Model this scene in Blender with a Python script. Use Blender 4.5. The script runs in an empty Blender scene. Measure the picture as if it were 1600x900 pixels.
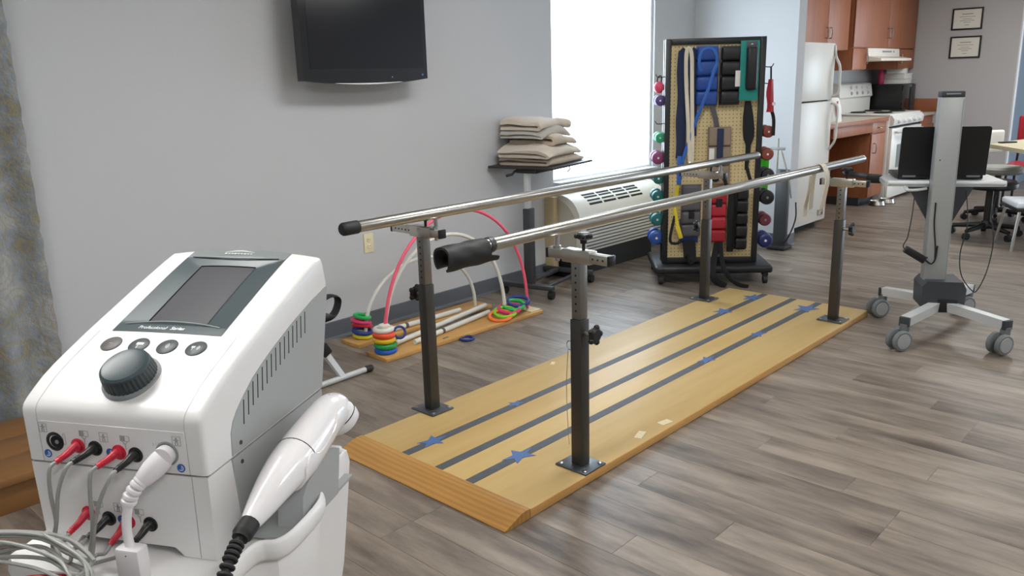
import bpy, bmesh, math, random
from mathutils import Vector, Matrix, noise
random.seed(7)
PI = math.pi
S = bpy.context.scene
C = S.collection

# ------------------------------------------------------------------ camera
cam_data = bpy.data.cameras.new('camera')
cam = bpy.data.objects.new('camera', cam_data)
C.objects.link(cam)
cam_data.sensor_width = 36.0
cam_data.lens = 36.0 * 1273.0 / 1600.0
cam_data.clip_start = 0.02
cam_data.clip_end = 200
R3 = Matrix(((0.7326128, -0.14871457, 0.66420061),
             (0.68010057, 0.19898623, -0.70559741),
             (-0.02723416, 0.96865291, 0.24692072)))
cam.matrix_world = Matrix.Translation((0, 0, 1.45)) @ R3.to_4x4()
S.camera = cam

# ------------------------------------------------------------------ world, exposure
world = bpy.data.worlds.new('overcast_sky')
S.world = world
world.use_nodes = True
bg = world.node_tree.nodes['Background']
bg.inputs['Color'].default_value = (0.80, 0.90, 1.0, 1)
bg.inputs['Strength'].default_value = 5.0
vs = S.view_settings
vs.view_transform = 'Standard'
vs.look = 'None'
vs.gamma = 1.0
vs.use_curve_mapping = False
vs.exposure = 1.1
LAMP_STRENGTH = 9.6        # ceiling troffer diffusers

# ------------------------------------------------------------------ materials
def lin(c):
    if isinstance(c, str):
        c = c.lstrip('#')
        c = [int(c[i:i + 2], 16) / 255 for i in (0, 2, 4)]
    return tuple((x / 12.92 if x <= 0.04045 else ((x + 0.055) / 1.055) ** 2.4) for x in c)

MATS = {}
def mat(name, col, rough=0.5, metal=0.0, var=0.06, scale=6.0, bump=0.0, bscale=80.0,
        stretch=(1, 1, 1), spec=0.5, trans=0.0, emit=None, coat=0.0, sheen=0.0, detail=3):
    """procedural principled material: noise-varied colour and fine bump"""
    if name in MATS:
        return MATS[name]
    m = bpy.data.materials.new(name)
    m.use_nodes = True
    nt = m.node_tree
    N, L = nt.nodes, nt.links
    p = N['Principled BSDF']
    c = lin(col)
    tc = N.new('ShaderNodeTexCoord')
    mp = N.new('ShaderNodeMapping')
    mp.inputs['Scale'].default_value = stretch
    L.new(tc.outputs['Object'], mp.inputs['Vector'])
    nz = N.new('ShaderNodeTexNoise')
    nz.inputs['Scale'].default_value = scale
    nz.inputs['Detail'].default_value = detail
    L.new(mp.outputs['Vector'], nz.inputs['Vector'])
    cr = N.new('ShaderNodeMix')
    cr.data_type = 'RGBA'
    cr.inputs['A'].default_value = tuple(max(0, x * (1 - var)) for x in c) + (1,)
    cr.inputs['B'].default_value = tuple(min(1, x * (1 + var)) for x in c) + (1,)
    L.new(nz.outputs['Fac'], cr.inputs['Factor'])
    L.new(cr.outputs['Result'], p.inputs['Base Color'])
    p.inputs['Roughness'].default_value = rough
    p.inputs['Metallic'].default_value = metal
    p.inputs['Specular IOR Level'].default_value = spec
    if coat: p.inputs['Coat Weight'].default_value = coat
    if sheen: p.inputs['Sheen Weight'].default_value = sheen
    if trans: p.inputs['Transmission Weight'].default_value = trans
    if emit:
        p.inputs['Emission Color'].default_value = lin(emit[0]) + (1,)
        p.inputs['Emission Strength'].default_value = emit[1]
    if bump:
        nb = N.new('ShaderNodeTexNoise')
        nb.inputs['Scale'].default_value = bscale
        nb.inputs['Detail'].default_value = 2
        L.new(mp.outputs['Vector'], nb.inputs['Vector'])
        bp = N.new('ShaderNodeBump')
        bp.inputs['Strength'].default_value = bump
        bp.inputs['Distance'].default_value = 0.004
        L.new(nb.outputs['Fac'], bp.inputs['Height'])
        L.new(bp.outputs['Normal'], p.inputs['Normal'])
    MATS[name] = m
    return m

def wood(name, c1, c2, rough=0.4, scale=3.0, stretch=(1, 10, 10), rand=0.0, coat=0.0, rings=0.0, contrast=0.25):
    """stretched-noise wood grain between two tones; optional ring figure and per-piece variation"""
    m = bpy.data.materials.new(name)
    m.use_nodes = True
    nt = m.node_tree
    N, L = nt.nodes, nt.links
    p = N['Principled BSDF']
    tc = N.new('ShaderNodeTexCoord')
    oi = N.new('ShaderNodeObjectInfo')
    ge = N.new('ShaderNodeNewGeometry')
    add = N.new('ShaderNodeMath'); add.operation = 'ADD'
    L.new(oi.outputs['Random'], add.inputs[0]); L.new(ge.outputs['Random Per Island'], add.inputs[1])
    mul = N.new('ShaderNodeMath'); mul.operation = 'MULTIPLY'; mul.inputs[1].default_value = 37.0 if rand else 0.0
    L.new(add.outputs[0], mul.inputs[0])
    va = N.new('ShaderNodeVectorMath'); va.operation = 'ADD'
    L.new(tc.outputs['Object'], va.inputs[0]); L.new(mul.outputs[0], va.inputs[1])
    mp = N.new('ShaderNodeMapping'); mp.inputs['Scale'].default_value = stretch
    L.new(va.outputs[0], mp.inputs['Vector'])
    nz = N.new('ShaderNodeTexNoise'); nz.inputs['Scale'].default_value = scale
    nz.inputs['Detail'].default_value = 6; nz.inputs['Roughness'].default_value = 0.62
    L.new(mp.outputs['Vector'], nz.inputs['Vector'])
    n2 = N.new('ShaderNodeTexNoise'); n2.inputs['Scale'].default_value = scale * 0.35
    n2.inputs['Detail'].default_value = 2
    L.new(mp.outputs['Vector'], n2.inputs['Vector'])
    mx = N.new('ShaderNodeMath'); mx.operation = 'MULTIPLY_ADD'; mx.inputs[1].default_value = 0.6
    L.new(nz.outputs['Fac'], mx.inputs[0])
    m2 = N.new('ShaderNodeMath'); m2.operation = 'MULTIPLY'; m2.inputs[1].default_value = 0.4
    L.new(n2.outputs['Fac'], m2.inputs[0]); L.new(m2.outputs[0], mx.inputs[2])
    last = mx.outputs[0]
    if rings:
        wv = N.new('ShaderNodeTexWave'); wv.wave_type = 'RINGS'; wv.rings_direction = 'SPHERICAL'
        wv.inputs['Scale'].default_value = rings; wv.inputs['Distortion'].default_value = 3.0
        wv.inputs['Detail'].default_value = 2; wv.inputs['Detail Scale'].default_value = 0.6
        mp2 = N.new('ShaderNodeMapping'); mp2.inputs['Scale'].default_value = (1, 3.2, 3.2)
        L.new(va.outputs[0], mp2.inputs['Vector']); L.new(mp2.outputs['Vector'], wv.inputs['Vector'])
        mr = N.new('ShaderNodeMath'); mr.operation = 'MULTIPLY_ADD'; mr.inputs[1].default_value = 0.22
        L.new(wv.outputs['Fac'], mr.inputs[0]); L.new(last, mr.inputs[2]); last = mr.outputs[0]
    if rand:
        fr = N.new('ShaderNodeMath'); fr.operation = 'FRACT'; L.new(add.outputs[0], fr.inputs[0])
        m3 = N.new('ShaderNodeMath'); m3.operation = 'MULTIPLY_ADD'; m3.inputs[1].default_value = rand
        L.new(fr.outputs[0], m3.inputs[0])
        m4 = N.new('ShaderNodeMath'); m4.operation = 'SUBTRACT'; m4.inputs[1].default_value = rand / 2
        L.new(last, m4.inputs[0]); L.new(m4.outputs[0], m3.inputs[2]); last = m3.outputs[0]
    cr = N.new('ShaderNodeValToRGB')
    cr.color_ramp.elements[0].position = 0.5 - contrast / 2 * 1.2
    cr.color_ramp.elements[0].color = lin(c1) + (1,)
    cr.color_ramp.elements[1].position = 0.5 + contrast / 2 * 1.2
    cr.color_ramp.elements[1].color = lin(c2) + (1,)
    L.new(last, cr.inputs['Fac'])
    L.new(cr.outputs['Color'], p.inputs['Base Color'])
    p.inputs['Roughness'].default_value = rough
    if coat: p.inputs['Coat Weight'].default_value = coat
    bp = N.new('ShaderNodeBump'); bp.inputs['Strength'].default_value = 0.08; bp.inputs['Distance'].default_value = 0.002
    L.new(nz.outputs['Fac'], bp.inputs['Height']); L.new(bp.outputs['Normal'], p.inputs['Normal'])
    MATS[name] = m
    return m

# ------------------------------------------------------------------ mesh helpers
def rotz(a): return Matrix.Rotation(a, 3, 'Z')

class MB:
    """collects shapes into one bmesh, built as ONE mesh object"""
    def __init__(self): self.bm = bmesh.new()
    def _v(self, pts): return [self.bm.verts.new(p) for p in pts]
    def box(self, c, s, rot=None, bevel=0.0, seg=2):
        t = bmesh.new()
        bmesh.ops.create_cube(t, size=1)
        bmesh.ops.scale(t, vec=s, verts=t.verts)
        if bevel:
            bmesh.ops.bevel(t, geom=t.edges[:], offset=min(bevel, min(s) * 0.49), segments=seg, profile=0.5, affect='EDGES')
        M = (rot.to_4x4() if rot is not None else Matrix())
        M = Matrix.Translation(c) @ M
        self._merge(t, M)
        return self
    def _merge(self, t, M=None):
        if M is not None: t.transform(M)
        me = bpy.data.meshes.new('tmp'); t.to_mesh(me); t.free()
        self.bm.from_mesh(me); bpy.data.meshes.remove(me)
    def ring(self, c, u, v, r, seg, ry=None):
        ry = r if ry is None else ry
        return [self.bm.verts.new(c + u * (r * math.cos(2 * PI * i / seg)) + v * (ry * math.sin(2 * PI * i / seg))) for i in range(seg)]
    def loft(self, rings, cap0=True, cap1=True, closed=True, loop=False):
        n = len(rings[0])
        prs = list(zip(rings[:-1], rings[1:])) + ([(rings[-1], rings[0])] if loop else [])
        for A, B in prs:
            for i in range(n if closed else n - 1):
                j = (i + 1) % n
                try: self.bm.faces.new((A[i], A[j], B[j], B[i]))
                except ValueError: pass
        if not loop:
            if cap0: self.bm.faces.new(list(reversed(rings[0])))
            if cap1: self.bm.faces.new(rings[-1])
        return self
    def cyl(self, p0, p1, r, r1=None, seg=16, cap=True):
        p0, p1 = Vector(p0), Vector(p1)
        d = (p1 - p0).normalized()
        u = d.orthogonal().normalized(); v = d.cross(u)
        A = self.ring(p0, u, v, r, seg); B = self.ring(p1, u, v, r if r1 is None else r1, seg)
        return self.loft([A, B], cap, cap)
    def tube(self, pts, r, seg=10, closed=False, flat=None, up=None):
        """swept tube; r may be a list; flat=(rx,ry) sweeps an ellipse/band"""
        P = [Vector(p) for p in pts]; n = len(P)
        T = []
        for i in range(n):
            a = P[(i - 1) % n] if (closed or i > 0) else P[0]
            b = P[(i + 1) % n] if (closed or i < n - 1) else P[-1]
            T.append((b - a).normalized())
        u = (Vector(up) if up else T[0].orthogonal()).normalized()
        u = (u - T[0] * u.dot(T[0])).normalized()
        rings = []
        for i in range(n):
            if up:
                w = Vector(up); w = w - T[i] * w.dot(T[i]); u = w.normalized() if w.length > 1e-5 else u
            else:
                u = (u - T[i] * u.dot(T[i])).normalized()
            v = T[i].cross(u)
            ri = r[i] if isinstance(r, (list, tuple)) else r
            if flat: rings.append(self.ring(P[i], u, v, flat[0], seg, flat[1]))
            else: rings.append(self.ring(P[i], u, v, ri, seg))
        return self.loft(rings, loop=closed)
    def lathe(self, prof, o=(0, 0, 0), axis=(0, 0, 1), seg=24, cap=True):
        o = Vector(o); d = Vector(axis).normalized(); u = d.orthogonal().normalized(); v = d.cross(u)
        rings = [self.ring(o + d * z, u, v, max(r, 1e-4), seg) for r, z in prof]
        return self.loft(rings, cap, cap)
    def ell(self, c, r, seg=16, rings=10, rot=None):
        t = bmesh.new()
        bmesh.ops.create_uvsphere(t, u_segments=seg, v_segments=rings, radius=1)
        M = Matrix.Translation(c) @ (rot.to_4x4() if rot is not None else Matrix()) @ Matrix.Diagonal((*r, 1))
        self._merge(t, M); return self
    def torus(self, c, R, r, axis=(0, 0, 1), seg=24, rs=8, sq=1.0):
        c = Vector(c); d = Vector(axis).normalized(); u = d.orthogonal().normalized(); v = d.cross(u)
        rings = []
        for i in range(seg):
            t = 2 * PI * i / seg
            e = u * math.cos(t) + v * math.sin(t)
            rings.append([self.bm.verts.new(c + e * (R + r * math.cos(2 * PI * k / rs)) + d * (r * sq * math.sin(2 * PI * k / rs))) for k in range(rs)])
        return self.loft(rings, loop=True)
    def prism(self, pts, f, t0, t1):
        """2-D outline pts mapped by f(p, q, t) to 3-D between t0 and t1"""
        A = self._v([f(p, q, t0) for p, q in pts]); B = self._v([f(p, q, t1) for p, q in pts])
        return self.loft([A, B])
    def sheet(self, grid, thick=0.0):
        """grid of points, optional solidify along local normal"""
        V = [self._v(row) for row in grid]
        fs = []
        for a, b in zip(V[:-1], V[1:]):
            for i in range(len(a) - 1):
                fs.append(self.bm.faces.new((a[i], a[i + 1], b[i + 1], b[i])))
        if thick:
            bmesh.ops.recalc_face_normals(self.bm, faces=fs)
            bmesh.ops.solidify(self.bm, geom=fs, thickness=thick)
        return self
    def text(self, s, size, M, depth=0.0003, bold=False, shear=0.0, align='CENTER'):
        cu = bpy.data.curves.new('txt', 'FONT')
        cu.body = s; cu.size = size; cu.align_x = align; cu.align_y = 'CENTER'
        cu.extrude = depth; cu.shear = shear; cu.offset = size * (0.022 if bold else 0.0)
        cu.resolution_u = 3
        o = bpy.data.objects.new('txt', cu); C.objects.link(o)
        me = bpy.data.meshes.new_from_object(o.evaluated_get(bpy.context.evaluated_depsgraph_get()))
        me.transform(M)
        self.bm.from_mesh(me)
        bpy.data.objects.remove(o); bpy.data.curves.remove(cu); bpy.data.meshes.remove(me)
        return self
    def mesh(self, name, off=None, smooth=40.0, norm=True):
        bm = self.bm
        if off is not None: bmesh.ops.translate(bm, vec=-Vector(off), verts=bm.verts)
        if norm: bmesh.ops.recalc_face_normals(bm, faces=bm.faces)
        if smooth:
            a = math.radians(smooth)
            for f in bm.faces: f.smooth = True
            for e in bm.edges:
                if len(e.link_faces) != 2 or e.calc_face_angle(0) > a: e.smooth = False
        me = bpy.data.meshes.new(name); bm.to_mesh(me); bm.free()
        return me
    def build(self, name, m, parent=None, off=None, smooth=40.0, norm=True):
        return link(name, self.mesh(name, off, smooth, norm), m, parent)

def link(name, me, m, parent=None):
    if m is not None and not me.materials: me.materials.append(MATS[m] if isinstance(m, str) else m)
    o = bpy.data.objects.new(name, me); C.objects.link(o)
    if parent is not None: o.parent = parent
    return o

def thing(name, label, cat, loc=(0, 0, 0), rz=0.0, group=None):
    o = bpy.data.objects.new(name, None); C.objects.link(o)
    o.empty_display_size = 0.1
    o.location = loc; o.rotation_euler = (0, 0, rz)
    return tag(o, label, cat, group)
def tag(o, label, cat, group=None):
    o['label'] = label; o['category'] = cat
    if group: o['group'] = group
    return o
def struct(o, label=None):
    o['kind'] = 'structure'
    if label: o['label'] = label
    return o
def dup(root, loc, rz=None, label=None):
    r = root.copy(); C.objects.link(r); r.location = loc
    if rz is not None: r.rotation_euler = (0, 0, rz)
    if label: r['label'] = label
    for ch in list(root.children):
        c = ch.copy(); C.objects.link(c); c.parent = r
        for g in list(ch.children):
            d = g.copy(); C.objects.link(d); d.parent = c
    return r
def arc(n, a0, a1): return [a0 + (a1 - a0) * i / (n - 1) for i in range(n)]
def spline(pts, n=8):
    """Catmull-Rom through pts"""
    P = [Vector(p) for p in pts]; out = []
    for i in range(len(P) - 1):
        a = P[i - 1] if i else P[0] * 2 - P[1]
        b, c = P[i], P[i + 1]
        d = P[i + 2] if i + 2 < len(P) else P[-1] * 2 - P[-2]
        for k in range(n):
            t = k / n
            out.append(0.5 * ((2 * b) + (c - a) * t + (2 * a - 5 * b + 4 * c - d) * t * t + (3 * b - a - 3 * c + d) * t ** 3))
    out.append(P[-1]); return out

# palette
mat('wall_paint', '#c3c5c9', 0.75, var=0.015, scale=2, bump=0.12, bscale=220)
mat('wall_paint_end', '#bab9bb', 0.75, var=0.015, scale=2, bump=0.12, bscale=220)
mat('ceiling_paint', '#e6e6e4', 0.85, var=0.02, bump=0.2, bscale=150)
mat('baseboard_vinyl', '#5f646b', 0.5, var=0.05)
mat('subfloor', '#3c3733', 0.8)
mat('white_plastic', '#ecebea', 0.32, var=0.01, coat=0.15)
mat('white_gloss', '#f3f1f2', 0.16, var=0.008, coat=0.4)
mat('trim_white', '#dfe3e6', 0.5, var=0.01)
mat('grey_plastic', '#a8abab', 0.42, var=0.015)
mat('mid_grey', '#8d9092', 0.45, var=0.03)
mat('slate_plastic', '#3c494d', 0.35, var=0.02)
mat('slate_light', '#7f8686', 0.35, var=0.02)
mat('screen_off', '#55565a', 0.25, var=0.02)
mat('print_white', '#e8ecec', 0.5, var=0.0)
mat('print_grey', '#a3a3a3', 0.6, var=0.0)
mat('print_blue', '#2f63b0', 0.5, var=0.0)
mat('button_dark', '#4a5053', 0.45, var=0.03)
mat('button_brown', '#5d5957', 0.5, var=0.1, scale=200)
mat('knob_dark', '#2f393c', 0.42, var=0.03)
mat('black_plastic', '#141516', 0.38, var=0.05)
mat('black_rubber', '#1b1b1c', 0.6, var=0.08, scale=30)
mat('black_gloss', '#0d0e10', 0.12, var=0.02, coat=0.3)
mat('black_screen', '#111116', 0.14, var=0.02)
mat('red_plastic', '#c8203a', 0.35, var=0.03)
mat('dark_red_plastic', '#a3182c', 0.4, var=0.03)
mat('cable_grey', '#9c9d98', 0.45, var=0.02)
mat('cable_white', '#e9e6e8', 0.35, var=0.01)
mat('dark_gap', '#101010', 0.8, var=0.0)
mat('steel_bright', '#b9b7b2', 0.28, metal=1.0, var=0.0)
mat('steel_bracket', '#c9c4ba', 0.28, metal=1.0, var=0.08, scale=14)
mat('steel_post', '#84817d', 0.38, metal=0.85, var=0.1, scale=18, stretch=(1, 1, 0.2))
mat('dark_post', '#4a4744', 0.42, metal=0.6, var=0.14, scale=16, stretch=(1, 1, 0.25))
mat('plate_metal', '#5f6468', 0.38, metal=0.7, var=0.16, scale=22)
mat('bolt_steel', '#b9b9b9', 0.3, metal=1.0)
mat('tape_grey', '#484c51', 0.6, var=0.3, scale=26)
mat('tape_blue', '#48679a', 0.55, var=0.1, scale=20)
mat('tape_paper', '#dccda8', 0.7, var=0.06)
mat('strap_cream', '#d9d1bf', 0.8, var=0.06, scale=40, bump=0.3, bscale=300)
mat('outlet_ivory', '#e6ddb9', 0.4, var=0.02)
mat('appliance_white', '#dedcd6', 0.35, var=0.015)
mat('ptac_white', '#d3d1c8', 0.45, var=0.02)
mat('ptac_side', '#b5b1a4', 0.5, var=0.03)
mat('ptac_beige', '#c6b48c', 0.55, var=0.04)
mat('dark_steel', '#4a4c4f', 0.45, metal=0.5, var=0.06)
mat('table_edge_dark', '#2c2b2a', 0.5, var=0.05)
mat('blanket_cream', '#d2c6b6', 0.95, var=0.07, scale=18, bump=0.8, bscale=260, sheen=0.4)
mat('blanket_tan', '#c8b8a5', 0.95, var=0.07, scale=18, bump=0.8, bscale=260, sheen=0.4)
mat('blanket_grey', '#b9b4ab', 0.95, var=0.07, scale=18, bump=0.8, bscale=260, sheen=0.4)
mat('rack_black', '#1d1f22', 0.42, var=0.06)
mat('fabric_navy', '#26304f', 0.85, var=0.1, scale=40, bump=0.4, bscale=300)
mat('vinyl_blue', '#1f4796', 0.35, var=0.08, scale=20)
mat('strap_blue', '#2c63b8', 0.6, var=0.06)
mat('vinyl_black', '#1a1b1e', 0.35, var=0.1, scale=20)
mat('webbing_black', '#17171a', 0.8, var=0.1, scale=60)
mat('fabric_teal', '#1f8f86', 0.7, var=0.06)
mat('vinyl_tan', '#8d7d6c', 0.55, var=0.1, scale=20)
mat('vinyl_grey', '#55535a', 0.5, var=0.1, scale=20)
mat('vinyl_red', '#ab2233', 0.4, var=0.08, scale=20)
mat('strap_yellow', '#dcc52c', 0.6, var=0.05)
mat('label_white', '#e4e4e2', 0.6, var=0.02)
for k, c in dict(pink='#e24f72', purple='#54407c', green='#2fa878', magenta='#8a3f6f', teal='#1d6a6b', blue='#2a4d98', rust='#8a4436', maroon='#6b3340', navy='#262c66', black='#202123').items():
    mat('vinyl_dip_' + k, c, 0.4, var=0.05)
mat('bright_green', '#3fd11f', 0.5, var=0.04)
mat('hood_white', '#e6e0d6', 0.4, var=0.01)
mat('pvc_white', '#dcdcd4', 0.4, var=0.02)
mat('noodle_pink', '#f0607c', 0.45, var=0.03)
for k, c in dict(blue='#1f5fc4', green='#1f9a48', yellow='#efc322', red='#e8532f', white='#ddd9cf', navy='#283a86', lime='#8fd02c', pink='#d8366e', orange='#f07a35', emerald='#26b455', brightred='#d52f3b', lemon='#dcd234').items():
    mat('ring_' + k, c, 0.35, var=0.03)
mat('cart_grey', '#a7aaaa', 0.38, metal=0.35, var=0.02)
mat('cart_light', '#c9cccd', 0.38, metal=0.2, var=0.02)
mat('caster_grey', '#6c7072', 0.5, var=0.04)
mat('caster_hub', '#9a9d9e', 0.45, var=0.04)
mat('hub_dark', '#35383d', 0.5, var=0.04)
mat('laptop_black', '#0f1012', 0.4, var=0.05)
mat('laptop_silver', '#8e8f90', 0.4, metal=0.5)
mat('paper_white', '#e4e2da', 0.8, var=0.02, scale=15)
mat('paper_ink', '#9b9890', 0.8, var=0.0)
mat('frame_black', '#1c1715', 0.4, var=0.05)
mat('countertop', '#c8bdae', 0.35, var=0.05, scale=60)
mat('table_beige', '#d8cfae', 0.4, var=0.03)
mat('seat_grey', '#9da09b', 0.6, var=0.05)
mat('seat_white', '#dfe4ea', 0.45, var=0.02)
mat('pink_bottle', '#c83a63', 0.35, var=0.03)
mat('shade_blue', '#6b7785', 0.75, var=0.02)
mat('pegboard_tan', '#d9c596', 0.7, var=0.04, scale=12)
mat('coil_black', '#1e1d1f', 0.75)
wood('plank_vinyl', '#4d423a', '#978a7d', 0.42, scale=2.0, stretch=(1.5, 8, 8), rand=0.06, contrast=0.27)
wood('platform_ply', '#ab8a4c', '#cbb079', 0.46, scale=2.0, stretch=(7, 0.6, 7), coat=0.0, contrast=0.5)
wood('beam_pine', '#8e622a', '#b98a4a', 0.42, scale=2.5, stretch=(0.8, 9, 9), coat=0.15, rings=5.0, contrast=0.5)
wood('board_oak', '#b58444', '#d8ab68', 0.45, scale=2.5, stretch=(9, 0.7, 9), contrast=0.5)
wood('cabinet_cherry', '#82472c', '#a96841', 0.45, scale=2.2, stretch=(9, 9, 0.5), contrast=0.5)
wood('step_wood', '#6b4826', '#8f6538', 0.5, scale=2.5, stretch=(9, 0.8, 9), contrast=0.5)

# ================================================================== THE ROOM
WX, CEIL, XR, YF, YE, YB = -3.93, 2.65, 3.2, -2.2, 11.2, 13.2
floor = struct(MB().box(((WX + XR) / 2, (YF + YB) / 2, -0.0545), (XR - WX + 0.4, YB - YF + 0.4, 0.1)).build('floor', 'subfloor', smooth=0))
# planks: run across the room (along x), 0.14 wide, staggered
PW, PL = 0.14, 1.22
def plank_mesh(l, w, name):
    g, h, t = 0.0004, 0.0007, 0.0045
    o, i = MB(), 0
    a = [(-l / 2 + g, -w / 2 + g), (l / 2 - g, -w / 2 + g), (l / 2 - g, w / 2 - g), (-l / 2 + g, w / 2 - g)]
    r0 = o._v([(x, y, -t) for x, y in a]); r1 = o._v([(x, y, -h) for x, y in a])
    r2 = o._v([(x - math.copysign(h, x), y - math.copysign(h, y), 0) for x, y in a])
    o.loft([r0, r1, r2], cap0=False)
    return o.mesh(name, smooth=0)
pm_full = plank_mesh(PL, PW, 'plank'); pm_full.materials.append(MATS['plank_vinyl'])
cands = []
y = 2.554 - PW * 35
row = 0
while y < YB - 0.07:
    st = {0: 0.0, 1: 0.44, 2: 0.83, 3: 0.21, 4: 0.63, 5: 1.02}[(row * 5 + row // 7) % 6]
    if abs(y - (2.554 - PW)) < 0.01 or abs(y - 2.974) < 0.01: st = 0.0
    x0 = -0.758 - PL * 4 + st
    while x0 < XR:
        xa, xb = max(x0, WX), min(x0 + PL, XR)
        if xb - xa > 0.02: cands.append(((xa + xb) / 2, y + PW / 2, xb - xa))
        x0 += PL
    y += PW; row += 1
def in_view(cx, cy, l):
    for dx in (-l / 2, -l / 4, 0, l / 4, l / 2):
        q = R3.transposed() @ Vector((cx + dx, cy, -1.45))
        if q.z < -0.3:
            px, py = -q.x / q.z * 1273, q.y / q.z * 1273
            if abs(px) < 810 and abs(py) < 460: return True
    return False
seen = sorted([c for c in cands if in_view(*c)], key=lambda c: (c[0] ** 2 + c[1] ** 2))
single = set(seen[:300])
rest = MB()
cache = {}
for c in cands:
    if c in single:
        k = round(c[2], 2)
        if abs(c[2] - PL) < 0.005: me = pm_full
        else:
            if k not in cache:
                cache[k] = plank_mesh(c[2], PW, 'plank'); cache[k].materials.append(MATS['plank_vinyl'])
            me = cache[k]
        o = link('plank', me, None, floor); o.location = (c[0], c[1], 0)
    else:
        rest.box((c[0], c[1], -0.00225), (c[2] - 0.0016, PW - 0.0016, 0.0045))
o = rest.build('plank_field', 'plank_vinyl', floor, smooth=0); o['kind'] = 'stuff'

# left wall with the window opening
W0, W1, WZ0, WZ1 = 4.655, 5.985, 0.69, 2.2
T = 0.16
w = MB()
xc = WX - T / 2
w.box((xc, (YF + W0) / 2, CEIL / 2), (T, W0 - YF, CEIL))
w.box((xc, (W1 + YE) / 2, CEIL / 2), (T, YE - W1, CEIL))
w.box((xc, (W0 + W1) / 2, WZ0 / 2), (T, W1 - W0, WZ0))
w.box((xc, (W0 + W1) / 2, (WZ1 + CEIL) / 2), (T, W1 - W0, CEIL - WZ1))
struct(w.build('wall_left', 'wall_paint', smooth=0))
struct(MB().box((-3.455, 6.69, CEIL / 2), (0.95, 0.14, CEIL)).build('wall_partition', 'wall_paint', smooth=0))
struct(MB().box(((WX - 2.38) / 2 - 0.08, YE + 0.08, CEIL / 2), (1.55 + 0.16, 0.16, CEIL)).build('wall_end', 'wall_paint_end', smooth=0))
struct(MB().box((-2.46, (YE + YB) / 2 + 0.08, CEIL / 2), (0.16, YB - YE - 0.16, CEIL)).build('wall_hall_left', 'shade_blue', smooth=0))
# back wall: wide glazed daylight opening at the far end, right of the picture
V0, V1, VZ0, VZ1 = -0.5, 2.7, 0.12, 2.3
w = MB(); yc_ = YB + 0.08
w.box(((-2.54 + V0) / 2, yc_, CEIL / 2), (V0 + 2.54, 0.16, CEIL))
w.box(((V1 + XR) / 2, yc_, CEIL / 2), (XR - V1, 0.16, CEIL))
w.box(((V0 + V1) / 2, yc_, VZ0 / 2), (V1 - V0, 0.16, VZ0))
w.box(((V0 + V1) / 2, yc_, (VZ1 + CEIL) / 2), (V1 - V0, 0.16, CEIL - VZ1))
struct(w.build('wall_back', 'shade_blue', smooth=0))
struct(MB().box(((WX + XR) / 2, YF - 0.08, CEIL / 2), (XR - WX + 0.32, 0.16, CEIL)).build('wall_front', 'wall_paint', smooth=0))
struct(MB().box((XR + 0.08, (YF + YB) / 2, CEIL / 2), (0.16, YB - YF, CEIL)).build('wall_right', 'wall_paint', smooth=0))
struct(MB().box(((WX + XR) / 2, (YF + YB) / 2, CEIL + 0.05), (XR - WX + 0.32, YB - YF + 0.32, 0.1)).build('ceiling', 'ceiling_paint', smooth=0))
struct(MB().box((-2.372, YE + 0.02, CEIL / 2), (0.02, 0.045, CEIL - 0.002), bevel=0.004).build('trim_1', 'trim_white'), 'white corner bead on the end wall')

def glass(name):
    m = bpy.data.materials.new(name); m.use_nodes = True
    N, L = m.node_tree.nodes, m.node_tree.links
    N.remove(N['Principled BSDF'])
    t = N.new('ShaderNodeBsdfTransparent'); t.inputs['Color'].default_value = (0.95, 0.97, 0.98, 1)
    g = N.new('ShaderNodeBsdfGlossy'); g.inputs['Roughness'].default_value = 0.02
    mx = N.new('ShaderNodeMixShader'); mx.inputs['Fac'].default_value = 0.05
    L.new(t.outputs[0], mx.inputs[1]); L.new(g.outputs[0], mx.inputs[2])
    L.new(mx.outputs[0], N['Material Output'].inputs['Surface'])
    MATS[name] = m
glass('window_glass')
def window(name, x, y0, y1, z0, z1, s, turn=0.0, at=(0, 0, 0)):
    """frame standing in the reveal; s = direction to outdoors; turn and at re-place the whole frame"""
    yc, zc = (y0 + y1) / 2, (z0 + z1) / 2
    f = MB(); b = 0.03
    for yy in (y0 + b / 2, y1 - b / 2): f.box((x, yy, zc), (0.05, b, z1 - z0), bevel=0.004)
    for zz in (z0 + b / 2, z1 - b / 2): f.box((x, yc, zz), (0.05, y1 - y0 - 2 * b, b), bevel=0.004)
    fr = struct(f.build(name, 'trim_white'))
    MB().box((x, yc, zc), (0.005, y1 - y0 - 2 * b, z1 - z0 - 2 * b)).build('pane', 'window_glass', fr, smooth=0)
    MB().box((x - s * 0.055, yc, z0 + 0.006), (0.09, y1 - y0 - 0.01, 0.012), bevel=0.003).build('sill', 'trim_white', fr)
    pl = bpy.data.lights.new('daylight_portal', 'AREA'); pl.shape = 'RECTANGLE'
    pl.size = y1 - y0; pl.size_y = z1 - z0; pl.cycles.is_portal = True
    po = bpy.data.objects.new('daylight_portal', pl); C.objects.link(po)
    po.location = (x + s * 0.06, yc, zc)
    po.rotation_euler = (PI / 2, 0, PI / 2 if s > 0 else -PI / 2)
    if turn:
        fr.rotation_euler.z = turn; fr.location = at
        po.location = Matrix.Rotation(turn, 3, 'Z') @ po.location + Vector(at); po.rotation_euler.z += turn
    return fr
window('window_1', WX - 0.045, W0, W1, WZ0, WZ1, -1)
window('window_2', 0.0, -(V1 - V0) / 2, (V1 - V0) / 2, VZ0, VZ1, 1, PI / 2, ((V0 + V1) / 2, YB + 0.11, 0))

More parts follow.
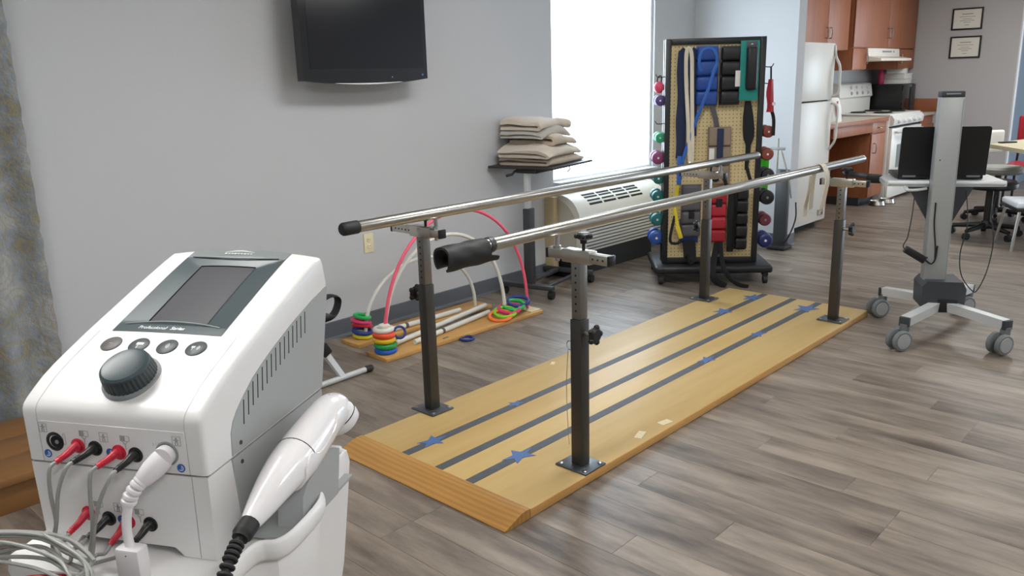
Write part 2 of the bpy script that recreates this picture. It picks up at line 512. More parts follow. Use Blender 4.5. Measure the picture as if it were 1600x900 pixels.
bb = 'baseboard_vinyl'
def baseboard(name, a, b, nrm):
    a, b, nrm = Vector(a), Vector(b), Vector(nrm)
    d = (b - a).normalized(); L_ = (b - a).length
    pr = [(0, 0), (0.016, 0), (0.012, 0.006), (0.007, 0.014), (0.006, 0.1), (0.0, 0.104)]
    o = MB().prism(pr, lambda p, q, t: a + nrm * p + Vector((0, 0, q)) + d * t, 0, L_)
    return struct(o.build(name, bb, smooth=0))
baseboard('baseboard_left', (WX, YF, 0), (WX, 6.62, 0), (1, 0, 0))
baseboard('baseboard_partition', (WX, 6.62, 0), (-2.98, 6.62, 0), (0, -1, 0))
baseboard('baseboard_partition_end', (-2.98, 6.62, 0), (-2.98, 6.76, 0), (1, 0, 0))
baseboard('baseboard_end', (-3.2, YE, 0), (-2.38, YE, 0), (0, -1, 0))

# ceiling troffers: the room's own lamps
def emis(name, col, s):
    m = bpy.data.materials.new(name); m.use_nodes = True
    N, L = m.node_tree.nodes, m.node_tree.links
    N.remove(N['Principled BSDF'])
    e = N.new('ShaderNodeEmission'); e.inputs['Color'].default_value = lin(col) + (1,); e.inputs['Strength'].default_value = s
    L.new(e.outputs[0], N['Material Output'].inputs['Surface']); MATS[name] = m
emis('lamp_diffuser', '#fcfbf8', LAMP_STRENGTH)
tro = thing('ceiling_light', 'recessed ceiling light panel out of view above the room', 'ceiling light', (-1.9, 0.2, CEIL), 0, 'ceiling light panels')
f = MB()
for sx in (-1, 1): f.box((sx * 0.29, 0, -0.012), (0.03, 1.2, 0.024), bevel=0.003)
for sy in (-1, 1): f.box((0, sy * 0.585, -0.012), (0.55, 0.03, 0.024), bevel=0.003)
f.build('frame', 'trim_white', tro)
MB().box((0, 0, -0.008), (0.55, 1.14, 0.012)).build('diffuser', 'lamp_diffuser', tro, smooth=0)
tro['label'] = 'recessed ceiling light panel above the electrotherapy unit, out of view'
for p, lb in [((-1.9, 3.0), 'above the near half of the parallel bars'), ((-1.9, 9.0), 'in front of the kitchen stove'), ((1.1, 0.2), 'right of the camera'),
              ((1.1, 3.0), 'right of the parallel bars'), ((1.1, 6.0), 'right of the computer stand'), ((1.1, 9.0), 'right of the activity table')]:
    dup(tro, (p[0], p[1], CEIL), None, 'recessed ceiling light panel ' + lb + ', out of view')

# ================================================================== PARALLEL BARS
bars = thing('parallel_bars', 'steel parallel walking bars on a long yellow plywood platform', 'parallel bars', (-2.15, 3.35, 0))
OF = (-2.15, 3.35, 0)
PX0, PX1, PY0, PY1, PZ = -2.615, -1.685, 1.848, 4.94, 0.036
deck = MB().box(((PX0 + PX1) / 2, (PY0 + PY1) / 2, PZ / 2), (PX1 - PX0, PY1 - PY0, PZ), bevel=0.003).build('platform', 'platform_ply', bars, OF)
MB().box((PX1 - 0.009, (PY0 + PY1) / 2, PZ / 2), (0.022, PY1 - PY0 - 0.002, PZ - 0.003), bevel=0.002).build('edge_strip', 'board_oak', deck, OF)
pr = [(1.722, 0.001), (1.722, 0.005), (1.795, 0.032), (1.818, PZ + 0.0012), (PY0 - 0.001, PZ + 0.0012), (PY0 - 0.001, 0.001)]
MB().prism(pr, lambda p, q, t: (t, p, q), PX0 - 0.004, PX1 + 0.001).build('ramp_beam', 'beam_pine', bars, OF, smooth=25)
for i, x in enumerate((-2.343, -2.148, -1.982)):
    MB().box((x, (PY0 + 4.93) / 2, PZ + 0.0006), (0.042, 4.93 - PY0 - 0.004, 0.0012)).build('tape_stripe', 'tape_grey', deck, OF, smooth=0)
def star(cx, cy, r, ang, wide=1.0):
    pts = []
    for k in range(10):
        rr = r if k % 2 == 0 else r * 0.42
        a = ang + k * PI / 5
        pts.append((cx + rr * math.cos(a), cy + rr * math.sin(a) * wide))
    return MB().prism(pts, lambda p, q, t: (p, q, t), PZ + 0.0012, PZ + 0.0022)
for x, y, r, a, wd in [(-1.985, 2.125, 0.056, 0.5, 1.5), (-2.345, 1.995, 0.05, 0.2, 1.5), (-2.35, 2.50, 0.036, 0.9, 1.3), (-2.36, 4.40, 0.06, 0.1, 1.4), (-2.37, 4.80, 0.065, 0.6, 1.4),
                   (-1.99, 4.76, 0.075, 0.3, 1.4), (-1.985, 3.55, 0.04, 0.3, 1.9), (-1.98, 4.1, 0.04, 0.8, 1.9)]:
    star(x, y, r, a, wd).build('blue_star', 'tape_blue', deck, OF, smooth=0)
for x, y, sx, sy, a in [(-1.735, 2.58, 0.03, 0.07, 0.3), (-1.725, 2.75, 0.035, 0.06, -0.2), (-2.57, 3.02, 0.02, 0.04, 0.5)]:
    MB().box((x, y, PZ + 0.0005), (sx, sy, 0.001), rotz(a)).build('tape_scrap', 'tape_paper', deck, OF, smooth=0)
BXL, BXR = -2.515, -1.855          # bar axes
BZ = 0.928
def post(x, y, s, zj=0.612):
    """s=+1: bar sits on the +x side of the post (left row)"""
    pl = MB().box((x, y, PZ + 0.004), (0.145, 0.125, 0.007), bevel=0.002).build('base_plate', 'plate_metal', bars, OF)
    for dx in (-1, 1):
        for dy in (-1, 1):
            MB().lathe([(0.009, 0), (0.009, 0.003), (0.005, 0.005)], (x + dx * 0.056, y + dy * 0.047, PZ + 0.0075), seg=10).build('bolt', 'bolt_steel', pl, OF)
    lo = MB().box((x, y, (PZ + 0.0075 + zj) / 2), (0.05, 0.05, zj - PZ - 0.0075), bevel=0.004).build('post_sleeve', 'dark_post', bars, OF)
    up = MB().box((x, y, (zj + 0.825) / 2), (0.042, 0.042, 0.825 - zj), bevel=0.004).build('post_tube', 'steel_post', bars, OF)
    z = 0.645
    while z < 0.81:
        MB().cyl((x, y - 0.0206, z), (x, y - 0.0216, z), 0.0042, seg=8).build('adjust_hole', 'dark_gap', up, OF)
        z += 0.026
    kx = x - s * 0.025
    k = MB(); k.cyl((kx, y, zj - 0.05), (kx - s * 0.034, y, zj - 0.05), 0.008, seg=10)
    k.build('knob_stem', 'bolt_steel', lo, OF)
    k = MB(); ax = (-s, 0, 0)
    k.lathe([(0.012, 0.03), (0.028, 0.036), (0.031, 0.048), (0.022, 0.056)], (kx, y, zj - 0.05), ax, seg=16)
    for j in range(5):
        a = j * 2 * PI / 5
        k.ell((kx - s * 0.045, y + 0.028 * math.cos(a), zj - 0.05 + 0.028 * math.sin(a)), (0.011, 0.012, 0.012), 8, 6)
    k.build('clamp_knob', 'black_plastic', lo, OF)
    # sliding cross arm on the post head
    bx = BXL if s > 0 else BXR
    out = x - s * (0.19 if s > 0 else 0.14)
    inn = bx + s * 0.035
    zc = 0.842
    MB().box((x, y, zc), (0.125, 0.046, 0.046), bevel=0.003).build('arm_sleeve', 'steel_bracket', bars, OF)
    arm = MB().box(((out + inn) / 2, y, zc), (abs(inn - out), 0.034, 0.034), bevel=0.003).build('cross_arm', 'steel_bracket', bars, OF)
    for e in (out, inn):
        MB().box((e, y, zc), (0.012, 0.037, 0.037), bevel=0.003).build('end_cap', 'black_plastic', arm, OF)
    for j in range(5):
        xx = x - s * (0.072 + 0.022 * j)
        if (xx - out) * s > 0.015:
            MB().cyl((xx, y - 0.0168, zc), (xx, y - 0.0178, zc), 0.004, seg=8).build('adjust_hole', 'dark_gap', arm, OF)
    MB().cyl((bx, y, zc - 0.03), (bx, y, BZ - 0.02), 0.0085, seg=12).build('bar_stem', 'bolt_steel', bars, OF)
    MB().lathe([(0.015, -0.004), (0.015, 0.008), (0.008, 0.01)], (bx, y, zc + 0.019), seg=6).build('stem_nut', 'bolt_steel', bars, OF)
    # top lock knob on the sleeve
    tk = MB(); tk.cyl((x + 0.02, y, zc + 0.02), (x + 0.02, y, zc + 0.055), 0.006, seg=8)
    tk.lathe([(0.012, 0.048), (0.013, 0.06), (0.027, 0.068), (0.027, 0.082), (0.02, 0.086)], (x + 0.02, y, zc), seg=10)
    for j in range(5):
        a = j * 2 * PI / 5 + 0.3
        tk.ell((x + 0.02 + 0.026 * math.cos(a), y + 0.026 * math.sin(a), zc + 0.075), (0.009, 0.009, 0.009), 8, 6)
    tk.build('lock_knob', 'black_plastic', bars, OF)
post(-2.60, 2.222, 1); post(-2.60, 4.585, 1, 0.56)
post(-1.755, 2.215, -1); post(-1.77, 4.62, -1, 0.63)
def rail(x, y0, y1):
    r = 0.0225
    MB().lathe([(r - 0.002, 0), (r, 0.003), (r, y1 - y0 - 0.003), (r - 0.002, y1 - y0)], (x, y0, BZ), (0, 1, 0), seg=28).build('hand_rail', 'steel_bright', bars, OF)
rail(BXL, 1.79, 5.06); rail(BXR, 1.75, 5.12)
MB().lathe([(0.02, -0.012), (0.0248, -0.006), (0.0256, 0.0), (0.0256, 0.06), (0.0238, 0.063)], (BXL, 1.765, BZ), (0, 1, 0), seg=24).build('rubber_end_cap', 'black_rubber', bars, OF)
for x, ye in ((BXL, 5.06), (BXR, 5.12)):
    MB().lathe([(0.0225, -0.002), (0.0235, 0.002), (0.02, 0.014), (0.008, 0.018)], (x, ye, BZ), (0, 1, 0), seg=20).build('chrome_end_plug', 'steel_bright', bars, OF)
# black foam sleeve taped round the near end of the right rail, slit along its underside
g = []
for i in range(15):
    y = 1.655 + 0.185 * i / 14
    row = []
    for k in range(22):
        a = math.radians(-62 + 300 * k / 21)
        rr = 0.040 + 0.004 * (1 if k < 2 else 0) + (0.0015 * math.sin(i * 0.9 + k))
        tail = 0.045 if (k == 0 and i > 4) else 0
        row.append((BXR + rr * math.cos(a) + 0.0, y + (0.04 if k < 3 else 0) * (i / 14), BZ - 0.012 + rr * math.sin(a)))
    g.append(row)
sl = MB().sheet(g, 0.008).build('foam_sleeve', 'black_rubber', bars, OF, smooth=60)
MB().torus((BXR, 1.868, BZ), 0.0245, 0.003, (0, 1, 0), 24, 6, 4).build('tape_wrap', 'dark_steel', bars, OF)
# cotter ring on the near right post
MB().torus((-1.785, 2.195, 0.51), 0.017, 0.0018, (0.2, 1, 0), 18, 6).build('pin_ring', 'bolt_steel', bars, OF)
MB().tube(spline([(-1.79, 2.19, 0.495), (-1.795, 2.185, 0.35), (-1.79, 2.185, 0.2), (-1.787, 2.188, 0.12)], 6), 0.0012, 6).build('pin_cord', 'cable_grey', bars, OF)

# cream gait strap looped over the far end of the right rail
strap = thing('gait_strap', 'cream webbing strap looped over the far end of the right hand rail', 'strap', (BXR, 4.5, 0.6))
def band(pts, wy, th, name, m, par, off, n=6):
    P = spline(pts, n)
    g = [[(p.x, p.y - wy / 2, p.z), (p.x, p.y + wy / 2, p.z)] for p in P]
    return MB().sheet(g, th).build(name, m, par, off, smooth=60)
band([(BXR - 0.03, 4.47, 0.70), (BXR - 0.032, 4.48, 0.80), (BXR - 0.030, 4.49, 0.90), (BXR - 0.026, 4.5, 0.937), (BXR, 4.5, 0.955), (BXR + 0.025, 4.5, 0.94), (BXR + 0.05, 4.49, 0.88), (BXR + 0.045, 4.48, 0.78), (BXR + 0.03, 4.47, 0.69)], 0.055, 0.003, 'webbing', 'strap_cream', strap, (BXR, 4.5, 0.6))
band([(BXR - 0.028, 4.45, 0.89), (BXR - 0.035, 4.45, 0.80), (BXR - 0.052, 4.45, 0.72), (BXR - 0.05, 4.45, 0.66)], 0.05, 0.003, 'loose_end', 'strap_cream', strap, (BXR, 4.5, 0.6))
bk = MB()
for dz in (-0.014, 0.014): bk.box((BXR + 0.03, 4.463, 0.69 + dz), (0.012, 0.055, 0.006), bevel=0.002)
for dy in (-0.027, 0.027): bk.box((BXR + 0.03, 4.463 + dy, 0.69), (0.012, 0.006, 0.034), bevel=0.002)
bk.build('buckle', 'steel_bracket', strap, (BXR, 4.5, 0.6))

# ================================================================== ELECTROTHERAPY DEVICE
# device frame: a = across (0 at right side, -0.287 at left), b = depth from the front face, c = height above the seam
MZ = 29.09 * PI / 180
MB0 = Vector((-0.97901, 0.43982, 0.95))
MA, MD = Vector((math.cos(MZ), math.sin(MZ), 0)), Vector((-math.sin(MZ), math.cos(MZ), 0))
def mpos(a, b, c): return MB0 + MA * a + MD * b + Vector((0, 0, c))
MO = (-0.1435, 0.17, -0.128)
dev = thing('electrotherapy_unit', 'white electrotherapy unit with slate screen and big dial standing on a trolley', 'therapy device', mpos(*MO), MZ)
def prof_c(b):
    P = [(0.0, 0.079), (0.008, 0.0885), (0.03, 0.1025), (0.0675, 0.120), (0.138, 0.146), (0.2115, 0.1705), (0.29, 0.1965), (0.345, 0.2135), (0.366, 0.2188), (0.39, 0.222)]
    for (x0, y0), (x1, y1) in zip(P[:-1], P[1:]):
        if b <= x1: return y0 + (y1 - y0) * max(0, (b - x0)) / (x1 - x0)
    return P[-1][1]
def sm(t): t = max(0, min(1, t)); return t * t * (3 - 2 * t)
def crown(a, b): return 0.010 * sm((b - 0.04) / 0.3) * (1 - ((a + 0.1435) / 0.1435) ** 2)
def top_c(a, b):
    s = sum(prof_c(b + d) for d in (-0.012, -0.006, 0, 0.006, 0.012)) / 5 if 0.03 < b < 0.35 else prof_c(b)
    return s + crown(a, b)
def top_frame(a, b):
    d = (top_c(a, b + 0.012) - top_c(a, b - 0.012)) / 0.024
    n = Vector((0, -d, 1)).normalized(); t = Vector((0, 1, d)).normalized()
    return Vector((a, b, top_c(a, b))), n, t
FA0, FA1, FB0, FB1 = -0.2385, -0.0520, 0.141, 0.3655
prof = [(0.0, 0.0), (0.0, 0.03), (0.0, 0.069), (0.0010, 0.077), (0.0045, 0.0835), (0.0115, 0.0895), (0.03, 0.1010)]
prof += [(b, None) for b in (0.045, 0.0675, 0.09, 0.115, FB0, 0.165, 0.19, 0.215, 0.24, 0.265, 0.29, 0.315, 0.335, 0.352, FB1)]
prof += [(0.3715, 0.2165), (0.376, 0.208), (0.383, 0.172), (0.36, 0.09), (0.333, 0.0)]
PR = [(b, (top_c(-0.0, b) if c is None else c)) for b, c in prof]
nn = []
for i in range(len(PR)):
    p0, p1 = PR[max(i - 1, 0)], PR[min(i + 1, len(PR) - 1)]
    tx, tz = p1[0] - p0[0], p1[1] - p0[1]
    l = math.hypot(tx, tz); nn.append((-tz / l, tx / l))
nn[0] = (-1, 0); nn[-1] = (1, 0)
rr = 0.0075
cols = []
for t in (90, 65, 40, 18, 0):
    t = math.radians(t); cols.append((-rr + rr * math.sin(t), -rr + rr * math.cos(t)))
right = cols
left = [(-0.287 - a, o) for a, o in reversed(cols)]
mid = [(a, 0) for a in (-0.03, FA1, -0.08, -0.11, -0.1435, -0.177, -0.207, FA0, -0.257)]
AC = right + mid + left
sh = MB(); V = []
for (b, c), (nb, nc) in zip(PR, nn):
    V.append([sh.bm.verts.new((a, b + nb * o, c + nc * o + (crown(a, b) if c > 0.11 and b > 0.04 else 0))) for a, o in AC])
for i in range(len(V) - 1):
    for j in range(len(AC) - 1):
        am = (AC[j][0] + AC[j + 1][0]) / 2; bmid = (PR[i][0] + PR[i + 1][0]) / 2
        if FA0 < am < FA1 and FB0 < bmid < FB1 and PR[i][1] > 0.1: continue
        sh.bm.faces.new((V[i][j], V[i][j + 1], V[i + 1][j + 1], V[i + 1][j]))
sh.bm.faces.new([r[0] for r in V]); sh.bm.faces.new([r[-1] for r in reversed(V)])
sh.bm.faces.new([v for v in V[0]] + [v for v in reversed(V[-1])])
sh.build('upper_housing', 'white_plastic', dev, MO, smooth=50)
# seam lines in the housing
for a in (-0.0265, -0.2605):
    P = [(a, b - 0.0002 * 0 + nb * 0.0001, c + nc * 0.0001 + (crown(a, b) if c > 0.11 and b > 0.04 else 0)) for (b, c), (nb, nc) in zip(PR[:12], nn[:12])]
    MB().tube(P, 0.00035, 6).build('housing_seam', 'print_grey', dev, MO)
# slate screen surround sunk towards the display
SA0, SA1, SB0, SB1 = -0.1975, -0.0965, 0.1705, 0.3195
def surround_d(a, b):
    if b < 0.158: return 0.0006
    if b > 0.343: return 0.0006
    ea = max(0, min((a - FA0) / (SA0 - FA0), (FA1 - a) / (FA1 - SA1), 1))
    eb0 = (b - 0.158) / (SB0 - 0.158); eb1 = (0.343 - b) / (0.343 - SB1)
    return 0.0006 - 0.0075 * max(0, min(ea, eb0, eb1, 1))
def strip(b0, b1, nb, name, m, par, na=31, f=surround_d, a0=FA0, a1=FA1):
    g = []
    for i in range(nb):
        b = b0 + (b1 - b0) * i / (nb - 1)
        row = []
        for j in range(na):
            a = a0 + (a1 - a0) * j / (na - 1)
            p, n, t = top_frame(a, b); row.append(p + n * f(a, b))
        g.append(row)
    return MB().sheet(g).build(name, m, par, MO, smooth=30)
# bottom strip with lettering, ridge, sunk frame, light top band
sur = strip(0.1585, 0.3425, 41, 'screen_surround', 'slate_plastic', dev, 41)
strip(FB0, 0.1585, 4, 'name_strip', 'slate_plastic', sur)
strip(0.3425, FB1, 5, 'top_band', 'slate_light', sur)
# pale arched ridge lines of the surround
for b0, bow, m in ((0.158, 0.007, 'slate_light'), (0.3425, -0.006, 'slate_light')):
    P = []
    for j in range(21):
        a = FA0 + 0.012 + (FA1 - FA0 - 0.024) * j / 20
        b = b0 + bow * (1 - ((j - 10) / 10) ** 2)
        p, n, t = top_frame(a, b); P.append(p + n * (0.0012 if bow < 0 else 0.0006))
    MB().tube(P, 0.0014, 6).build('ridge', m, sur, MO)
strip(SB0, SB1, 13, 'display', 'screen_off', sur, 13, lambda a, b: -0.0058, SA0, SA1)
e = MB()
for a, b0, b1 in ((SA0, SB0, SB1),):
    e.tube([top_frame(a, b0 + (b1 - b0) * i / 10)[0] + top_frame(a, b0)[1] * -0.0052 for i in range(11)], 0.0009, 6)
e.tube([top_frame(SA0 + (SA1 - SA0) * i / 10, SB1)[0] + top_frame(SA0, SB1)[1] * -0.0052 for i in range(11)], 0.0011, 6)
e.build('display_edge', 'dark_gap', sur, MO)
def surf_matrix(a, b, lift=0.0):
    p, n, t = top_frame(a, b)
    M = Matrix((Vector((1, 0, 0)), t, n)).transposed().to_4x4()
    M.translation = p + n * lift
    return M
tx = MB()
tx.text('Professional', 0.0098, surf_matrix(-0.1735, 0.1495, 0.0012), shear=0.25)
tx.text('Series', 0.0098, surf_matrix(-0.1305, 0.1495, 0.0012), bold=True, shear=0.25)
tx.build('lettering', 'print_white', sur, MO, smooth=0)
# maker's mark on the top band: small swoosh over a short word-like line
lg = MB(); fm = surf_matrix(-0.1435, 0.3535, 0.0012)
lg.tube([fm @ Vector((-0.028 + 0.056 * i / 14, 0.001 + 0.005 * math.sin(PI * i / 14), 0)) for i in range(15)], [0.0004 + 0.0009 * math.sin(PI * i / 14) for i in range(15)], 6)
for k in range(9):
    x = -0.024 + k * 0.006
    lg.box(fm @ Vector((x, -0.0035, 0)), (0.0038, 0.0022 + 0.0012 * (k % 3 == 0), 0.0006), fm.to_3x3())
lg.build('maker_mark', 'print_white', sur, MO, smooth=0)
# membrane buttons
def icon_wave(o, M, x, n=3, s=1.0):
    for k in range(n):
        r = (0.0022 + 0.0021 * k) * s
        o.tube([M @ Vector((x + r * math.cos(t), r * math.sin(t), 0)) for t in arc(8, -0.95, 0.95)], 0.00055 * s, 6)
def icon_pad(o, M, x, s=1.0):
    o.box(M @ Vector((x, 0.0016 * s, 0)), (0.0066 * s, 0.0042 * s, 0.0006), M.to_3x3())
    o.box(M @ Vector((x, -0.0035 * s, 0)), (0.001 * s, 0.006 * s, 0.0006), M.to_3x3())
for i, a in enumerate((-0.2185, -0.1712, -0.1236, -0.0757)):
    p, n, t = top_frame(a, 0.1125)
    bt = MB().lathe([(0.0158, -0.002), (0.0158, 0.0008), (0.0148, 0.0016), (0.001, 0.0018)], p, n, seg=28).build('button', 'button_brown' if i == 0 else 'button_dark', dev, MO)
    M = surf_matrix(a, 0.1125, 0.0019)
    ic = MB()
    if i == 0: ic.box(M @ Vector((0, 0, 0)), (0.006, 0.0008, 0.0003), M.to_3x3())
    if i == 1: icon_pad(ic, M, 0, 1.2); ic.box(M @ Vector((0.0055, 0.002, 0)), (0.004, 0.0045, 0.0006), M.to_3x3())
    if i == 2: icon_wave(ic, M, -0.003)
    if i == 3: icon_pad(ic, M, -0.0045, 0.9); icon_wave(ic, M, 0.0005, 3, 0.85)
    ic.build('icon', 'print_grey' if i == 0 else 'print_white', bt, MO, smooth=0)
# dial
p, n, t = top_frame(-0.1385, 0.050)
n = Vector((0, -0.44, 0.9)).normalized(); t = Vector((0, 0.9, 0.44)).normalized()
p = p + n * 0.0005
MB().lathe([(0.0405, -0.004), (0.0405, 0.0018), (0.039, 0.003), (0.01, 0.003)], p, n, seg=48).build('dial_ring', 'mid_grey', dev, MO)
kb = MB(); u = Vector((1, 0, 0)); rings = []
for r, h, am in ((0.0368, 0.002, 0.0009), (0.0368, 0.006, 0.0009), (0.035, 0.021, 0.0009), (0.034, 0.0225, 0.0)):
    rings.append([kb.bm.verts.new(p + n * h + (u * math.cos(2 * PI * i / 144) + t * math.sin(2 * PI * i / 144)) * (r - (am if i % 4 < 2 else 0))) for i in range(144)])
kb.loft(rings)
dk = kb.build('dial', 'knob_dark', dev, MO, smooth=20)
MB().lathe([(0.0345, 0.0223), (0.0338, 0.0248), (0.030, 0.0273), (0.0292, 0.027), (0.017, 0.0252), (0.001, 0.0248)], p, n, seg=48).build('dial_cap', 'slate_plastic', dk, MO)
# grey vented side panels
edge = [(0.0575, 0.002), (0.0605, 0.035), (0.0675, 0.049), (0.078, 0.060), (0.093, 0.071), (0.127, 0.092), (0.16, 0.106), (0.189, 0.117), (0.255, 0.1385), (0.3255, 0.157), (0.372, 0.1665), (0.379, 0.166), (0.33, 0.002)]
def edge_c(b):
    for (x0, y0), (x1, y1) in zip(edge[1:], edge[2:]):
        if x0 <= b <= x1: return y0 + (y1 - y0) * (b - x0) / (x1 - x0)
    return 0.05
for s, a0 in ((1, 0.0), (-1, -0.287)):
    sp = MB().prism(edge, lambda p_, q_, t_: (a0 + s * t_, p_, q_), -0.003, 0.0012).build('side_panel', 'grey_plastic', dev, MO, smooth=20)
    for i in range(15):
        b = 0.0985 + (0.2945 - 0.0985) * i / 14
        ct = edge_c(b) - 0.0035
        MB().box((a0 + s * 0.0012, b - 0.003, ct - 0.0178), (0.001, 0.0022, 0.0355), Matrix.Rotation(-0.16, 3, 'X'), bevel=0.0004, seg=1).build('vent_slot', 'dark_gap', sp, MO)
    MB().lathe([(0.0032, 0), (0.0032, 0.001), (0.0018, 0.0005)], (a0 + s * 0.0012, 0.0798, 0.0132), (s, 0, 0), seg=12).build('screw', 'dark_steel', sp, MO)
# lower module, its seam and its foot arch
MB().box((-0.1435, 0.166, -0.0015), (0.279, 0.322, 0.005)).build('housing_gap', 'mid_grey', dev, MO, smooth=0)
fp = [(-0.285, -0.004), (-0.002, -0.004), (-0.004, -0.128), (-0.055, -0.128), (-0.06, -0.122), (-0.068, -0.115), (-0.22, -0.1135), (-0.228, -0.122), (-0.232, -0.128), (-0.282, -0.128)]
lm = MB().prism(fp, lambda p_, q_, t_: (p_, t_, q_), 0.002, 0.328)
lowm = lm.build('lower_module', 'white_plastic', dev, MO, smooth=20)
MB().tube([(-0.0265, 0.0017, -0.005), (-0.0285, 0.0017, -0.127)], 0.0004, 6).build('housing_seam', 'print_grey', lowm, MO)
for s, a0 in ((1, -0.003), (-1, -0.284)):
    pan = MB().prism([(0.058, -0.003), (0.33, -0.003), (0.322, -0.126), (0.07, -0.126)], lambda p_, q_, t_: (a0 + s * t_, p_, q_), -0.002, 0.003).build('side_panel', 'grey_plastic', lowm, MO, smooth=20)
    MB().lathe([(0.0032, 0), (0.0032, 0.001), (0.0018, 0.0005)], (a0 + s * 0.003, 0.0795, -0.0161), (s, 0, 0), seg=12).build('screw', 'dark_steel', pan, MO)
# front connector panel: sockets and printed symbols
fpn = MB().box((-0.1418, 0.0, 0.0325), (0.228, 0.0016, 0.058), bevel=0.0006, seg=1).build('connector_panel', 'white_plastic', dev, MO)
def socket(a, c, r, par, m='black_plastic', b=0.0):
    MB().lathe([(r + 0.0022, 0), (r + 0.0022, 0.0012), (r, 0.002), (r * 0.9, 0.0008), (r * 0.8, 0.0002)], (a, b - 0.0006, c), (0, -1, 0), seg=28).build('socket', m, par, MO)
socket(-0.2356, 0.0318, 0.0118, fpn)
MB().lathe([(0.0085, 0), (0.0085, 0.0006)], (-0.2336, -0.0016, 0.0318), (0, -1, 0), seg=24).build('socket_bore', 'dark_gap', fpn, MO)
MB().lathe([(0.003, 0), (0.003, 0.0008)], (-0.2315, -0.002, 0.0318), (0, -1, 0), seg=12).build('socket_pin', 'mid_grey', fpn, MO)
SOC = [(-0.1984, 0.0283, 'red_plastic'), (-0.1706, 0.0269, 'black_plastic'), (-0.133, 0.0244, 'red_plastic'), (-0.107, 0.0229, 'black_plastic')]
for a, c, m in SOC: socket(a, c, 0.0088, fpn, m)
socket(-0.0572, 0.0292, 0.0150, fpn, 'mid_grey')
LOW = [(-0.2019, -0.0761, 'red_plastic'), (-0.1691, -0.0810, 'black_plastic'), (-0.1381, -0.0825, 'red_plastic'), (-0.102, -0.0825, 'black_plastic')]
for a, c, m in LOW: socket(a, c, 0.0088, lowm, m, 0.002)
def flat_rect(o, a, c, w, h, t=0.0005, b=-0.0012):
    for dx in (-1, 1): o.box((a + dx * w / 2, b, c), (t, 0.0004, h))
    for dz in (-1, 1): o.box((a, b, c + dz * h / 2), (w, 0.0004, t))
def man(o, a, c, b=-0.0012):
    flat_rect(o, a, c, 0.0125, 0.0135, b=b)
    o.box((a, b, c + 0.0040), (0.0022, 0.0004, 0.0022)); o.box((a, b, c + 0.0005), (0.0028, 0.0004, 0.0045))
    for dx in (-1, 1):
        o.box((a + dx * 0.0016, b, c - 0.0038), (0.0012, 0.0004, 0.0048))
        o.box((a + dx * 0.0028, b, c + 0.0010), (0.0026, 0.0004, 0.0010))
def padsym(o, a, c, b=-0.0012):
    flat_rect(o, a, c, 0.014, 0.008, b=b); o.box((a - 0.0035, b, c), (0.007, 0.0004, 0.007))
    for dx in (-1, 1): o.tube([(a + dx * 0.004, b, c - 0.004), (a, b, c - 0.009)], 0.0004, 6)
    o.box((a, b, c - 0.0125), (0.0007, 0.0004, 0.008))
def symbol(f, a, c, par, b=-0.0012):
    o_ = MB(); f(o_, a, c, b); o_.build('printed_symbol', 'print_grey', par, MO, smooth=0)
for a, c in ((-0.2525, 0.0515), (-0.1545, 0.0445), (-0.0405, 0.0485)): symbol(man, a, c, fpn)
for a, c in ((-0.186, 0.0475), (-0.121, 0.0455)): symbol(padsym, a, c, fpn)
sy = MB()
sy.tube([(-0.2195 + 0.0018 * math.cos(t), -0.0012, 0.0365 + (0.0065 if math.sin(t) > 0 else -0.0065) + 0.0018 * math.sin(t)) for t in [2 * PI * i / 16 for i in range(16)]], 0.0003, 6, closed=True)
sy.build('printed_symbol', 'print_grey', fpn, MO, smooth=0)
sy = MB()
for k in range(3): sy.tube([(-0.078 + 0.004 * k + 0.002 * math.sin(t), -0.0012, 0.0405 + 0.0022 * k * 0.4 + 0.002 * math.cos(t)) for t in arc(7, 0.2, 2.8)], 0.0003, 6)
sy.build('printed_symbol', 'print_grey', fpn, MO, smooth=0)
symbol(man, -0.152, -0.0625, lowm, 0.0015); symbol(padsym, -0.118, -0.0655, lowm, 0.0015); symbol(padsym, -0.184, -0.0605, lowm, 0.0015)
for a, c, par, b in ((-0.2505, 0.0125, fpn, -0.001), (-0.0385, 0.0035 + 0.006, fpn, -0.001), (-0.1475, 0.0225, fpn, -0.001), (-0.149, -0.0805, lowm, 0.0017)):
    q = MB().lathe([(0.0062, 0), (0.0062, 0.0005)], (a, b, c), (0, -1, 0), seg=20).build('blue_mark', 'print_blue', par, MO)
    w_ = MB().tube([(a + 0.0035 * math.cos(t), b - 0.0006, c + 0.0035 * math.sin(t)) for t in arc(10, -2.4, 1.4)], 0.0005, 6)
    w_.box((a + 0.0008, b - 0.0006, c - 0.0003), (0.0007, 0.0004, 0.004))
    w_.build('blue_mark_arrow', 'print_white', q, MO, smooth=0)

# ---- trolley carrying the unit
TO = (-0.1435, 0.17, -0.95)
tro_ = thing('equipment_trolley', 'white moulded trolley under the electrotherapy unit with a looped side rail', 'trolley', mpos(*TO), MZ)
ol = [(-0.315, -0.055), (-0.285, -0.075), (0.005, -0.075), (0.03, -0.066), (0.04, -0.045), (0.044, -0.015), (0.0475, 0.006), (0.054, 0.018), (0.064, 0.024), (0.076, 0.03), (0.0855, 0.048), (0.088, 0.08), (0.088, 0.125), (0.078, 0.155), (0.05, 0.175), (0.035, 0.22), (0.03, 0.37), (0.0, 0.385), (-0.27, 0.385), (-0.315, 0.36)]
def inset(pts, d):
    cx, cy = -0.12, 0.15
    return [(x - (x - cx) * d, y - (y - cy) * d) for x, y in pts]
b_ = MB(); rings = []
for d, c in ((0.30, -0.52), (0.14, -0.34), (0.06, -0.20), (0.035, -0.150), (0.05, -0.1285)):
    rings.append(b_._v([(x, y, c) for x, y in inset(ol, d)]))
b_.loft(rings)
